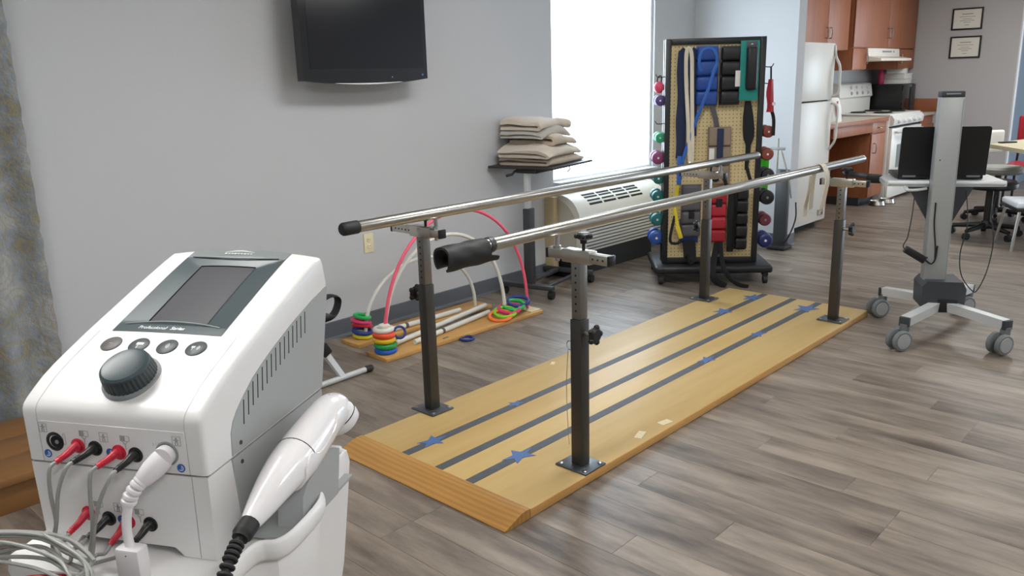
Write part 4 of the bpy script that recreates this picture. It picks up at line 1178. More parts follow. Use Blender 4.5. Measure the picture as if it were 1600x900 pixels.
blanket('tan blanket at the bottom of the folded stack', 0.000, 0.062, -0.20, 0.19, -0.22, 0.27, 'blanket_tan', 1)
blanket('cream blanket second from the bottom with a wide arched open end', 0.061, 0.072, -0.20, 0.20, -0.255, 0.255, 'blanket_cream', 2, 0.02)
blanket('tan blanket in the middle of the folded stack', 0.132, 0.060, -0.19, 0.17, -0.13, 0.225, 'blanket_tan', 3, -0.04)
blanket('cream blanket second from the top of the folded stack', 0.188, 0.054, -0.20, 0.13, -0.21, 0.235, 'blanket_grey', 4, 0.03)
blanket('cream blanket on top of the folded stack', 0.240, 0.054, -0.20, 0.12, -0.20, 0.205, 'blanket_cream', 5, -0.03)

# ---------------------------------------------------------------- wall air conditioner under the window
PO = (-3.78, 5.16, 0)
pt = thing('wall_air_conditioner', 'off-white wall air conditioner with slotted top under the bright window', 'air conditioner', PO)
pp = [(-3.93, 0.20), (-3.645, 0.20), (-3.638, 0.30), (-3.642, 0.42), (-3.655, 0.485), (-3.680, 0.535), (-3.715, 0.575), (-3.765, 0.603), (-3.81, 0.615), (-3.93, 0.617)]
bodyp = MB().prism(pp, lambda p, q, t: (p, t, q), 4.655, 5.70).build('front_cover', 'ptac_white', pt, PO, smooth=30)
pq = [(x + (0.008 if x > -3.9 else 0), z + (0.006 if z > 0.3 else -0.004)) for x, z in pp]
for y0, y1 in ((4.605, 4.655), (5.70, 5.75)):
    MB().prism(pq, lambda p, q, t: (p, t, q), y0, y1).build('end_cap', 'ptac_white', pt, PO, smooth=30)
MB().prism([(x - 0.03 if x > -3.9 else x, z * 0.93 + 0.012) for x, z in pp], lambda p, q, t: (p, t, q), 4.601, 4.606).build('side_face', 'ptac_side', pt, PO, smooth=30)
# discharge grille: 4 x 3 slots set in the sloped top
nrm = Vector((0.62, 0, 0.78)); tg = Vector((0.78, 0, -0.62))
for k in range(4):
    for j in range(4):
        c0 = Vector((-3.775, 4.86 + 0.178 * k, 0.5985)) + tg * (0.028 * j) - Vector((0, 0, 0.006 - 0.004 * abs(j - 1.5)))
        ang = [0.42, 0.55, 0.72, 0.9][j]
        zz_ = [0.6035, 0.5875, 0.5675, 0.5430][j]; xx_ = [-3.765, -3.7385, -3.7115, -3.6885][j]
        MB().box((xx_, 4.86 + 0.178 * k, zz_), (0.018, 0.155, 0.006), Matrix.Rotation(ang, 3, 'Y'), bevel=0.001, seg=1).build('grille_slot', 'dark_gap', bodyp, PO)
for j in range(8):
    MB().box((-3.6385, 5.18, 0.222 + 0.0245 * j), (0.006, 0.99, 0.007), bevel=0.001, seg=1).build('intake_slot', 'dark_steel', bodyp, PO)
MB().box((-3.885, 4.575, 0.33), (0.09, 0.05, 0.56), bevel=0.003).build('wall_sleeve', 'ptac_beige', pt, PO)
MB().box((-3.83, 5.16, 0.1), (0.17, 1.08, 0.198)).build('shadow_gap_fill', 'black_plastic', pt, PO, smooth=0)  # black box painted as the shadow in the gap below the unit

# ================================================================== WEIGHT RACK
RKO, RKZ = Vector((-3.137, 4.966, 0)), 39.4 * PI / 180
def rk(x, y, z): return RKO + rotz(RKZ) @ Vector((x, y, z))
def pegmat():
    m = bpy.data.materials.new('pegboard'); m.use_nodes = True
    N, L = m.node_tree.nodes, m.node_tree.links
    p = N['Principled BSDF']; p.inputs['Roughness'].default_value = 0.7
    tc = N.new('ShaderNodeTexCoord'); sx = N.new('ShaderNodeSeparateXYZ'); L.new(tc.outputs['Object'], sx.inputs[0])
    sq = []
    for ax in ('X', 'Z'):
        a = N.new('ShaderNodeMath'); a.operation = 'DIVIDE'; a.inputs[1].default_value = 0.0254; L.new(sx.outputs[ax], a.inputs[0])
        b = N.new('ShaderNodeMath'); b.operation = 'FRACT'; L.new(a.outputs[0], b.inputs[0])
        c = N.new('ShaderNodeMath'); c.operation = 'SUBTRACT'; c.inputs[1].default_value = 0.5; L.new(b.outputs[0], c.inputs[0])
        d = N.new('ShaderNodeMath'); d.operation = 'POWER'; d.inputs[1].default_value = 2; L.new(c.outputs[0], d.inputs[0]); sq.append(d)
    ad = N.new('ShaderNodeMath'); L.new(sq[0].outputs[0], ad.inputs[0]); L.new(sq[1].outputs[0], ad.inputs[1])
    lt = N.new('ShaderNodeMath'); lt.operation = 'LESS_THAN'; lt.inputs[1].default_value = 0.020; L.new(ad.outputs[0], lt.inputs[0])
    nz = N.new('ShaderNodeTexNoise'); nz.inputs['Scale'].default_value = 14; L.new(tc.outputs['Object'], nz.inputs['Vector'])
    cr = N.new('ShaderNodeMix'); cr.data_type = 'RGBA'; cr.inputs['A'].default_value = lin('#d2bd8c') + (1,); cr.inputs['B'].default_value = lin('#e2d0a2') + (1,)
    L.new(nz.outputs['Fac'], cr.inputs['Factor'])
    mx = N.new('ShaderNodeMix'); mx.data_type = 'RGBA'; mx.inputs['B'].default_value = lin('#6e5c3c') + (1,)
    L.new(lt.outputs[0], mx.inputs['Factor']); L.new(cr.outputs['Result'], mx.inputs['A']); L.new(mx.outputs['Result'], p.inputs['Base Color'])
    MATS['pegboard'] = m
pegmat()
rack = thing('weight_rack', 'black framed rolling pegboard rack with cuff weights and dumbbells', 'rack', RKO, RKZ)
X0, X1, Z0, Z1 = -0.028, 0.645, 0.135, 1.692
DEP = 0.09
for yy, nm in ((0.0, 'front'), (DEP, 'rear')):
    for xx in (X0 + 0.019, X1 - 0.019): MB().box((xx, yy + 0.012, (Z0 + Z1) / 2), (0.038, 0.045, Z1 - Z0), bevel=0.004).build('frame_stile', 'rack_black', rack)
    for z_ in (Z0 + 0.02, Z1 - 0.02): MB().box(((X0 + X1) / 2, yy + 0.012, z_), (X1 - X0 - 0.076, 0.045, 0.04), bevel=0.004).build('frame_rail', 'rack_black', rack)
    MB().box(((X0 + X1) / 2, yy + 0.014, (Z0 + Z1) / 2), (X1 - X0 - 0.07, 0.006, Z1 - Z0 - 0.07)).build('peg_panel', 'pegboard', rack, smooth=0)
MB().box(((X0 + X1) / 2, 0.057, Z1 - 0.015), (X1 - X0 - 0.08, DEP - 0.046, 0.03), bevel=0.004).build('top_panel', 'rack_black', rack)
MB().box((0.325, 0.16, 0.105), (0.83, 0.56, 0.055), bevel=0.02, seg=3).build('base_deck', 'rack_black', rack)
for cx, cy in ((-0.045, -0.08), (0.69, -0.08), (-0.045, 0.40), (0.69, 0.40)):
    k = MB(); k.cyl((cx - 0.014, cy - 0.01, 0.031), (cx + 0.014, cy - 0.01, 0.031), 0.0305, seg=18); k.box((cx, cy, 0.068), (0.04, 0.05, 0.022), bevel=0.004)
    k.build('caster', 'black_rubber', rack)
def hook(x, y, z, s):
    MB().tube(spline([(x, y, z), (x + s * 0.03, y, z - 0.004), (x + s * 0.052, y, z), (x + s * 0.062, y, z + 0.018)], 4), 0.0035, 8).build('side_hook', 'dark_steel', rack)
for z_ in (1.445, 1.13): hook(X0, 0.02, z_, -1)
for z_ in (1.495, 1.385): hook(X1, 0.03, z_, 1)
# dumbbells: two heads and a handle each, lying on bracket arms along both sides
def dumbbell(x, z, r, col, side, label, y=0.02):
    t = thing('dumbbell', label, 'dumbbell', rk(x, y, z - r), RKZ, 'dumbbells on the rack sides')
    m = 'vinyl_dip_' + col
    for y0 in (0.0, 0.115):
        MB().lathe([(r * 0.55, 0), (r * 0.86, 0.004), (r, 0.014), (r, 0.034), (r * 0.86, 0.044), (r * 0.5, 0.048)], (0, y0, r), (0, 1, 0), seg=20).build('head', m, t)
    MB().cyl((0, 0.046, r), (0, 0.117, r), 0.014, seg=14).build('handle', m, t)
    MB().lathe([(r * 0.17, 0), (r * 0.17, 0.0015)], (0, 0.0005, r), (0, -1, 0), seg=14).build('weight_mark', 'label_white' if col not in ('black', 'maroon') else 'mid_grey', t)
    s = -1 if side == 'left' else 1
    xe = X0 if s < 0 else X1
    for y0 in (0.062, 0.10):
        MB().tube([(xe, y + y0, z - 0.020), (x + s * 0.012, y + y0, z - 0.020), (x + s * 0.026, y + y0, z - 0.004)], 0.004, 8).build('dumbbell_bracket', 'dark_steel', rack)
for px, z, r, c, lb in [(-0.068, 1.285, 0.036, 'purple', 'small purple dumbbell on the left side of the rack'),
                        (-0.064, 1.03, 0.034, 'green', 'small green dumbbell on the left side of the rack'),
                        (-0.075, 0.89, 0.043, 'magenta', 'magenta dumbbell on the left side of the rack below the green one'),
                        (-0.07, 0.745, 0.038, 'teal', 'topmost of the three teal dumbbells on the left side of the rack'),
                        (-0.072, 0.615, 0.042, 'teal', 'middle of the three teal dumbbells on the left side of the rack'),
                        (-0.074, 0.45, 0.044, 'teal', 'lowest teal dumbbell on the left side of the rack'),
                        (-0.078, 0.315, 0.05, 'blue', 'big blue dumbbell lowest on the left side of the rack')]:
    dumbbell(px + 0.012, z, r * 1.06, c, 'left', lb)
for px, z, r, c, lb in [(0.695, 1.055, 0.042, 'rust', 'upper of the two rust red dumbbells on the right side'),
                        (0.695, 0.90, 0.045, 'rust', 'lower of the two rust red dumbbells on the right side'),
                        (0.705, 0.755, 0.047, 'black', 'upper black dumbbell on the right side above the green band'),
                        (0.708, 0.595, 0.052, 'black', 'lower black dumbbell on the right side below the hand rail'),
                        (0.702, 0.435, 0.045, 'maroon', 'maroon dumbbell on the right side of the rack'),
                        (0.71, 0.285, 0.053, 'navy', 'navy dumbbell lowest on the right side of the rack')]:
    dumbbell(px, z, r, c, 'right', lb)
# hand weight hanging from the left hook
hw = thing('hanging_hand_weight', 'round pink hand weight hanging by a black strap on the left hook', 'weight', rk(-0.068, 0.02, 1.33), RKZ)
MB().ell((0, 0, 0.045), (0.036, 0.036, 0.04), 18, 12).build('weight_ball', 'vinyl_dip_pink', hw)
MB().tube(spline([(-0.012, 0, 0.078), (-0.008, 0, 0.11), (0.012, 0, 0.122), (0.018, 0, 0.10), (0.014, 0, 0.078)], 4), 0.004, 8).build('strap', 'webbing_black', hw)
# cuff weights: row of stuffed pockets on a backing with a strap
def cuff(name, label, x0, x1, z0, z1, n, m, y=-0.012, th=0.045, strap=None, round_=0.3):
    t = thing(name, label, 'cuff weight', rk((x0 + x1) / 2, y, z0), RKZ, 'cuff weights on the pegboard')
    W, H = x1 - x0, z1 - z0
    MB().box((0, -0.004, H / 2), (W, 0.008, H), bevel=0.0035).build('backing', m, t)
    for k in range(n):
        h = H / n
        o = MB(); o.box((0, -0.006 - th / 2, h * (k + 0.5)), (W * 0.96, th, h * 0.97), bevel=min(th, h) * 0.45, seg=4)
        o.build('weight_pocket', m, t)
    return t, W, H
t, W, H = cuff('cuff_weight', 'royal blue cuff weight with blue strap on the upper pegboard', 0.172, 0.325, 1.245, 1.640, 4, 'vinyl_blue')
P = [(0.0 + 0.06 * math.sin(a), -0.056, H - 0.10 - 0.085 * math.cos(a)) for a in arc(15, 0.5, 5.6)]
MB().tube(P, 0.01, 8, flat=(0.0035, 0.011), up=(0, 1, 0)).build('strap_loop', 'strap_blue', t)
MB().tube(spline([(0.05, -0.058, H - 0.13), (0.0, -0.06, H - 0.30), (-0.07, -0.05, -0.10), (-0.15, -0.05, -0.36), (-0.168, -0.05, -0.50)], 5), 0.01, 8, flat=(0.003, 0.012), up=(0, 1, 0)).build('strap_tail', 'strap_blue', t)
t, W, H = cuff('cuff_weight', 'large black cuff weight with a white label on the upper pegboard', 0.335, 0.475, 1.245, 1.635, 4, 'vinyl_black')
MB().box((0.045, -0.0525, 0.175), (0.034, 0.002, 0.105), bevel=0.0008, seg=1).build('label_tag', 'label_white', t)
t = thing('teal_pouch', 'teal fabric sheet with a dark stuffed pouch hung at the upper right', 'pouch', rk(0.525, -0.012, 1.275), RKZ)
MB().box((0, -0.050, 0.195), (0.125, 0.006, 0.39), bevel=0.002).build('teal_sheet', 'fabric_teal', t)
MB().box((0.01, -0.075, 0.21), (0.075, 0.045, 0.285), bevel=0.02, seg=4).build('pouch', 'vinyl_black', t)
MB().box((0.01, -0.056, 0.355), (0.07, 0.010, 0.06), bevel=0.004).build('pouch_flap', 'vinyl_grey', t)
MB().lathe([(0.007, 0), (0.007, 0.004), (0.004, 0.006)], (0.01, -0.061, 0.365), (0, -1, 0), seg=12).build('snap', 'bolt_steel', t)
t = thing('black_belt', 'long black belt with wide padded middle hanging at the right of the pegboard', 'belt', rk(0.54, -0.014, 0.80), RKZ)
zs = [0.47, 0.42, 0.36, 0.28, 0.22, 0.17, 0.10, 0.04, 0.0]; ws = [0.02, 0.028, 0.036, 0.040, 0.036, 0.018, 0.016, 0.014, 0.010]
MB().sheet([[(-w_ + 0.008 * math.sin(z_ * 9), -0.012, z_), (0, -0.022, z_), (w_ + 0.008 * math.sin(z_ * 9), -0.012, z_)] for z_, w_ in zip(zs, ws)], 0.006).build('strap', 'webbing_black', t, smooth=60)
MB().tube(spline([(0.0, -0.016, 0.03), (0.02, -0.02, -0.04), (0.035, -0.02, -0.08)], 4), 0.008, 8, flat=(0.003, 0.012), up=(0, 1, 0)).build('loose_end', 'webbing_black', t)
# folded navy wrap with cream belt loop in front
t = thing('navy_wrap', 'long navy fabric wrap folded over a hook at the upper left of the pegboard', 'wrap', rk(0.12, -0.014, 0.89), RKZ)
for s, z_ in ((-1, 0.0), (1, 0.15)):
    MB().sheet([[(s * 0.036 - 0.034 + 0.004 * math.sin(k), -0.014 - 0.01 * math.sin(PI * k / 14), z_ + (0.745 - z_) * k / 14 - 0.03 * (k == 14)), (s * 0.036 + 0.0, -0.028, z_ + (0.745 - z_) * k / 14), (s * 0.036 + 0.034, -0.014, z_ + (0.745 - z_) * k / 14 - 0.03 * (k == 14))] for k in range(15)], 0.01).build('fold', 'fabric_navy', t, smooth=60)
t = thing('cream_belt', 'cream gait belt hanging in a long loop in front of the navy wrap', 'belt', rk(0.125, -0.05, 0.85), RKZ)
MB().tube(spline([(0.03, -0.012, 0.0), (0.035, -0.012, 0.12), (0.022, -0.012, 0.5), (0.015, -0.012, 0.72), (-0.004, -0.012, 0.775), (-0.022, -0.012, 0.74), (-0.018, -0.012, 0.55), (0.0, -0.012, 0.30), (0.012, -0.012, 0.10), (0.02, -0.012, 0.02)], 6), 0.01, 8, flat=(0.0035, 0.013), up=(0, 1, 0)).build('webbing', 'strap_cream', t)
MB().torus((0.025, -0.014, -0.005), 0.019, 0.004, (0, 1, 0), 18, 8).build('ring_buckle', 'steel_bracket', t)
# middle tan cuff hung from a grey strap
t, W, H = cuff('cuff_weight', 'tan cuff weight with navy centre strap in the middle of the pegboard', 0.27, 0.43, 0.70, 1.10, 3, 'vinyl_tan', th=0.03)
MB().box((0.0, -0.042, 0.26), (0.045, 0.008, 0.26), bevel=0.003).build('centre_strap', 'fabric_navy', t)
MB().box((-0.055, -0.0375, 0.19), (0.035, 0.002, 0.13)).build('label_tag', 'label_white', t, smooth=0)
MB().tube(spline([(-0.02, -0.02, H - 0.01), (-0.035, -0.022, H + 0.06), (-0.06, -0.02, H + 0.14)], 5), 0.01, 8, flat=(0.003, 0.017), up=(0, 1, 0)).build('hanging_strap', 'vinyl_grey', t)
MB().tube(spline([(-0.06, -0.04, 0.06), (-0.02, -0.045, 0.035), (0.02, -0.045, 0.07), (0.05, -0.045, 0.0), (0.02, -0.045, -0.04)], 5), 0.008, 8, flat=(0.003, 0.012), up=(0, 1, 0)).build('dangling_strap', 'webbing_black', t)
# lower row
t, W, H = cuff('cuff_weight', 'dark grey cuff weight on the lower left of the pegboard', 0.095, 0.235, 0.335, 0.705, 4, 'vinyl_grey', y=-0.020)
MB().box((0.0, -0.0545, 0.16), (0.04, 0.006, 0.05), bevel=0.002).build('strap_patch', 'webbing_black', t)
t, W, H = cuff('cuff_weight', 'blue cuff weight peeking out below the dark grey one', 0.09, 0.225, 0.285, 0.46, 2, 'vinyl_blue', y=-0.004, th=0.012)
MB().tube(spline([(0.0, -0.03, 0.02), (0.005, -0.055, -0.10), (-0.01, -0.09, -0.12)], 5), 0.02, 8, flat=(0.004, 0.045), up=(0, 1, 0.2)).build('strap_tail', 'webbing_black', t)
t, W, H = cuff('cuff_weight', 'red cuff weight on the lower pegboard with long black straps', 0.295, 0.415, 0.292, 0.66, 4, 'vinyl_red')
MB().box((0.0, -0.0525, 0.285), (0.045, 0.012, 0.06), bevel=0.012).build('strap_pad', 'webbing_black', t)
MB().tube(spline([(0.005, -0.03, 0.01), (-0.02, -0.06, -0.10), (-0.045, -0.14, -0.19), (-0.03, -0.18, -0.245), (0.04, -0.20, -0.282)], 6), 0.02, 8, flat=(0.0035, 0.024), up=(0, 1, 0.3)).build('strap_tail', 'webbing_black', t)
MB().tube(spline([(0.02, -0.03, 0.01), (0.03, -0.07, -0.12), (0.05, -0.15, -0.20), (0.11, -0.20, -0.26), (0.19, -0.22, -0.284)], 6), 0.02, 8, flat=(0.0035, 0.017), up=(0, 1, 0.3)).build('strap_tail', 'webbing_black', t)
t, W, H = cuff('cuff_weight', 'narrow black cuff weight on the lower right of the pegboard', 0.475, 0.565, 0.235, 0.68, 5, 'vinyl_black')
t = thing('black_strap_bundle', 'black webbing strap bundle hanging between the red and black cuffs', 'strap', rk(0.447, -0.012, 0.22), RKZ)
MB().sheet([[(-0.024, -0.02 - 0.01 * math.sin(k * 0.8), 0.45 * k / 10), (0, -0.03, 0.45 * k / 10), (0.024, -0.02, 0.45 * k / 10)] for k in range(11)], 0.01).build('webbing', 'webbing_black', t, smooth=60)
t = thing('yellow_strap', 'yellow and blue hand strap hanging at the left edge of the pegboard', 'strap', rk(0.06, -0.03, 0.29), RKZ)
MB().tube(spline([(0.02, -0.03, 0.50), (0.0, -0.03, 0.36), (-0.01, -0.03, 0.24), (0.01, -0.03, 0.14), (0.035, -0.03, 0.04)], 6), 0.01, 8, flat=(0.0035, 0.012), up=(0, 1, 0)).build('yellow_webbing', 'strap_yellow', t)
MB().box((0.022, -0.035, 0.085), (0.03, 0.008, 0.10), Matrix.Rotation(-0.3, 3, 'Y'), bevel=0.003).build('yellow_grip', 'strap_yellow', t)
MB().box((0.012, -0.04, 0.52), (0.03, 0.012, 0.20), bevel=0.005).build('blue_grip', 'strap_blue', t)
MB().tube(spline([(-0.01, -0.03, 0.2), (-0.04, -0.03, 0.03), (0.0, -0.03, 0.0), (0.05, -0.03, 0.02)], 5), 0.008, 8, flat=(0.003, 0.01), up=(0, 1, 0)).build('black_tail', 'webbing_black', t)
# red straps and bright green band on the right side hooks
t = thing('red_strap_bundle', 'bundle of red webbing straps on the upper right side hook', 'strap', rk(0.688, 0.0, 1.19), RKZ)
MB().sheet([[(-0.024 + 0.006 * math.sin(k), 0.0, 0.22 * k / 8), (0.0, -0.014, 0.22 * k / 8), (0.028 - 0.014 * k / 8, 0.0, 0.22 * k / 8)] for k in range(9)], 0.012).build('webbing', 'vinyl_red', t, smooth=60)
MB().tube([(0.0, 0, 0.20), (-0.005, 0, 0.30)], 0.006, 8).build('hanging_loop', 'webbing_black', t)
MB().tube(spline([(0.01, 0, 0.02), (0.03, 0, -0.05), (0.032, 0, -0.16)], 5), 0.008, 8, flat=(0.003, 0.012), up=(0, 1, 0)).build('black_tail', 'webbing_black', t)
MB().box((0.022, -0.012, 0.055), (0.022, 0.008, 0.022), bevel=0.003).build('buckle', 'label_white', t)
t = thing('green_band', 'bright green exercise band hanging behind the black dumbbells', 'band', rk(0.715, 0.20, 0.62), RKZ)
MB().sheet([[(-0.03, 0, 0.30 * k / 8), (0.0, -0.012, 0.30 * k / 8), (0.035, 0, 0.30 * k / 8)] for k in range(9)], 0.008).build('band', 'bright_green', t, smooth=60)

# grey folded pad and silver pole standing by the partition
t = thing('folded_walking_frame', 'dark grey upright frame with a silver pole leaning by the partition end', 'walking frame', (-2.99, 6.48, 0))
MB().box((0.0, 0.03, 0.34), (0.11, 0.06, 0.66), bevel=0.012).build('upright_pad', 'dark_steel', t)
MB().box((0.0, 0.02, 0.02), (0.16, 0.16, 0.03), bevel=0.008).build('foot', 'black_rubber', t)
MB().tube([(0.012, -0.05, 0.83), (0.09, -0.06, 0.62), (0.12, -0.06, 0.45)], 0.007, 8).build('silver_pole', 'steel_bright', t)
MB().box((-0.03, -0.03, 0.845), (0.12, 0.03, 0.022), bevel=0.006).build('cross_bar', 'mid_grey', t)
MB().tube([(-0.03, -0.03, 0.66), (-0.03, -0.03, 0.93)], 0.008, 8).build('rod', 'steel_bracket', t)
MB().tube(spline([(0.16, -0.06, 0.42), (0.165, -0.06, 0.28), (0.11, -0.06, 0.12), (0.05, -0.04, 0.06)], 6), 0.006, 8).build('black_cord', 'black_rubber', t)

# ================================================================== KITCHEN
# refrigerator: freezer door over fridge door, bowed handles on the right edge
FO = (-3.47, 7.40, 0)
fr = thing('refrigerator', 'white two door refrigerator beside the partition wall', 'refrigerator', FO)
MB().box((-3.52, 7.40, 0.875), (0.66, 0.68, 1.65), bevel=0.008).build('cabinet', 'appliance_white', fr, FO)
fd = MB().box((-3.15, 7.40, 1.448), (0.07, 0.68, 0.505), bevel=0.012).build('freezer_door', 'appliance_white', fr, FO)
ld = MB().box((-3.15, 7.40, 0.63), (0.07, 0.68, 1.11), bevel=0.012).build('fridge_door', 'appliance_white', fr, FO)
MB().box((-3.185, 7.40, 1.19), (0.05, 0.66, 0.02)).build('door_gap', 'dark_gap', fr, FO, smooth=0)
MB().box((-3.25, 7.40, 0.03), (0.1, 0.62, 0.055)).build('kick_grille', 'dark_gap', fr, FO, smooth=0)
for par, za, zb in ((fd, 1.68, 1.225), (ld, 1.165, 0.74)):
    P = spline([(-3.115, 7.715, za), (-3.10, 7.718, za - (za - zb) * 0.22), (-3.062, 7.72, za - (za - zb) * 0.4), (-3.056, 7.72, za - (za - zb) * 0.6), (-3.056, 7.72, zb + (za - zb) * 0.08), (-3.11, 7.718, zb)] if par is fd else
               [(-3.115, 7.715, za), (-3.056, 7.72, za - (za - zb) * 0.08), (-3.056, 7.72, za - (za - zb) * 0.5), (-3.062, 7.72, zb + (za - zb) * 0.2), (-3.11, 7.718, zb)], 5)
    MB().tube(P, 0.012, 10, flat=(0.013, 0.011), up=(0, 1, 0)).build('handle', 'appliance_white', par, FO)

def pull(par, x, y, z, off, vert=True, l=0.10):
    d = Vector((0, 0, l / 2)) if vert else Vector((0, l / 2, 0))
    c = Vector((x, y, z))
    MB().tube(spline([c - d, c - d * 0.9 + Vector((0.028, 0, 0)), c + d * 0.9 + Vector((0.028, 0, 0)), c + d], 4), 0.0055, 8).build('handle', 'steel_bright', par, off)
# upper cabinets
def upper(name, label, y0, y1, z0, z1, xf, doors, hz):
    O = (-3.72, (y0 + y1) / 2, z0)
    t = thing('wall_cabinet', label, 'cabinet', O, 0, 'kitchen wall cabinets')
    MB().box(((WX + xf) / 2 + 0.001, (y0 + y1) / 2, (z0 + z1) / 2), (xf - WX - 0.004, y1 - y0, z1 - z0), bevel=0.003).build('carcass', 'cabinet_cherry', t, O)
    for a, b, side in doors:
        d = MB().box((xf + 0.01, (a + b) / 2, (z0 + z1) / 2), (0.02, b - a - 0.006, z1 - z0 - 0.012), bevel=0.003).build('door', 'cabinet_cherry', t, O)
        pull(d, xf + 0.02, (b - 0.045) if side > 0 else (a + 0.045), z0 + hz, O)
    return t
upper('a', 'cherry double door wall cabinet above the refrigerator', 7.75, 9.14, 1.66, 2.5, -3.57, [(7.75, 8.58, 1), (8.58, 9.14, -1)], 0.17)
upper('b', 'narrow cherry wall cabinet left of the range hood', 9.19, 9.60, 1.455, 1.69, -3.53, [(9.19, 9.60, 1)], 0.12)
upper('c', 'tall cherry double door wall cabinet directly above the range hood', 9.19, 11.18, 1.69, 2.5, -3.53, [(9.19, 10.22, 1), (10.22, 11.18, -1)], 0.17)
upper('d', 'narrow cherry wall cabinet right of the range hood', 10.62, 11.18, 1.455, 1.69, -3.53, [(10.62, 11.18, -1)], 0.12)
# range hood
HO = (-3.65, 10.11, 1.54)
hd_ = thing('range_hood', 'white range hood with sloping front above the stove', 'range hood', HO)
MB().prism([(-3.92, 1.55), (-3.36, 1.55), (-3.36, 1.575), (-3.50, 1.60), (-3.51, 1.69), (-3.92, 1.69)], lambda p, q, t_: (p, t_, q), 9.61, 10.61).build('canopy', 'hood_white', hd_, HO, smooth=20)
MB().box((-3.507, 10.20, 1.655), (0.006, 0.30, 0.02)).build('vent_strip', 'mid_grey', hd_, HO, smooth=0)
MB().box((-3.506, 10.42, 1.655), (0.010, 0.03, 0.02), bevel=0.002).build('switch', 'mid_grey', hd_, HO)
# base cabinets with a knee space, and worktop
KO = (-3.55, 8.66, 0)
kb_ = thing('base_cabinet', 'cherry base cabinet with an open knee space between refrigerator and stove', 'cabinet', KO)
MB().box((-3.55, 7.93, 0.47), (0.62, 0.26, 0.86), bevel=0.003).build('side_unit', 'cabinet_cherry', kb_, KO)
MB().box((-3.235, 8.60, 0.855), (0.03, 1.05, 0.105), bevel=0.002).build('apron', 'cabinet_cherry', kb_, KO)
MB().box((-3.915, 8.60, 0.48), (0.02, 1.06, 0.78)).build('knee_back', 'cabinet_cherry', kb_, KO, smooth=0)
un = MB().box((-3.56, 9.33, 0.50), (0.64, 0.42, 0.82), bevel=0.003).build('drawer_unit', 'cabinet_cherry', kb_, KO)
MB().box((-3.60, 9.33, 0.045), (0.58, 0.42, 0.09)).build('toe_kick', 'dark_steel', kb_, KO, smooth=0)
dr = MB().box((-3.23, 9.33, 0.845), (0.02, 0.41, 0.115), bevel=0.003).build('drawer', 'cabinet_cherry', kb_, KO)
pull(dr, -3.22, 9.33, 0.845, KO, False)
dd = MB().box((-3.23, 9.33, 0.44), (0.02, 0.41, 0.68), bevel=0.003).build('door', 'cabinet_cherry', kb_, KO)
pull(dd, -3.22, 9.19, 0.63, KO)
CO = (-3.55, 8.67, 0.91)
ct = thing('worktop', 'pale laminate worktop with cherry front edge beside the stove', 'worktop', CO)
MB().box((-3.57, 8.67, 0.93), (0.70, 1.74, 0.036), bevel=0.003).build('slab', 'countertop', ct, CO)
MB().box((-3.21, 8.67, 0.926), (0.022, 1.74, 0.042), bevel=0.003).build('front_edge', 'cabinet_cherry', ct, CO)
# stove
SO = (-3.52, 10.09, 0)
st_ = thing('electric_stove', 'white electric stove with oven door and raised control backguard', 'stove', SO)
MB().box((-3.54, 10.09, 0.485), (0.66, 1.02, 0.93), bevel=0.006).build('body', 'appliance_white', st_, SO)
MB().box((-3.545, 10.09, 0.96), (0.69, 1.03, 0.022), bevel=0.006).build('cooktop', 'appliance_white', st_, SO)
MB().prism([(-3.21, 0.84), (-3.165, 0.85), (-3.155, 0.91), (-3.185, 0.955), (-3.21, 0.955)], lambda p, q, t_: (p, t_, q), 9.59, 10.60).build('front_panel', 'appliance_white', st_, SO)
for i in range(5):
    MB().lathe([(0.03, 0), (0.03, 0.012), (0.02, 0.025)], (-3.162, 9.74 + 0.175 * i, 0.895), (1, 0, 0.1), seg=16).build('control_knob', 'white_plastic', st_, SO)
od = MB().box((-3.19, 10.09, 0.525), (0.04, 0.99, 0.58), bevel=0.008).build('oven_door', 'appliance_white', st_, SO)
MB().box((-3.169, 10.09, 0.50), (0.003, 0.62, 0.26)).build('oven_window', 'slate_light', od, SO, smooth=0)
MB().tube(spline([(-3.17, 9.68, 0.775), (-3.125, 9.70, 0.775), (-3.12, 10.09, 0.778), (-3.125, 10.48, 0.775), (-3.17, 10.50, 0.775)], 5), 0.014, 10).build('oven_handle', 'appliance_white', od, SO)
MB().box((-3.19, 10.09, 0.13), (0.035, 0.99, 0.19), bevel=0.006).build('storage_drawer', 'appliance_white', st_, SO)
MB().box((-3.20, 10.09, 0.828), (0.02, 1.0, 0.014)).build('door_gap', 'dark_gap', st_, SO, smooth=0)
bgd = MB().prism([(-3.90, 0.965), (-3.80, 0.965), (-3.80, 1.13), (-3.775, 1.15), (-3.80, 1.29), (-3.83, 1.305), (-3.90, 1.305)], lambda p, q, t_: (p, t_, q), 9.58, 10.60).build('backguard', 'appliance_white', st_, SO, smooth=25)
for i in range(4):
    for z_ in (1.255, 1.19):
        MB().lathe([(0.022, 0), (0.022, 0.01), (0.012, 0.022)], (-3.79 - 0.1 * (z_ - 1.2), 9.94 + 0.17 * i, z_), (1, 0, 0.15), seg=14).build('dial', 'trim_white' if z_ > 1.2 else 'grey_plastic', bgd, SO)
for xx, yy, r_ in ((-3.38, 9.86, 0.10), (-3.38, 10.34, 0.085), (-3.66, 9.86, 0.085), (-3.66, 10.34, 0.10)):
    bu = MB().lathe([(r_ + 0.015, 0), (r_ + 0.015, 0.002), (r_, 0.004)], (xx, yy, 0.971), seg=28).build('drip_pan', 'dark_steel', st_, SO)
    k = MB()
    for q in range(3): k.torus((xx, yy, 0.980), r_ * (0.9 - 0.28 * q), 0.006, seg=28, rs=6)
    k.build('burner_coil', 'coil_black', bu, SO)
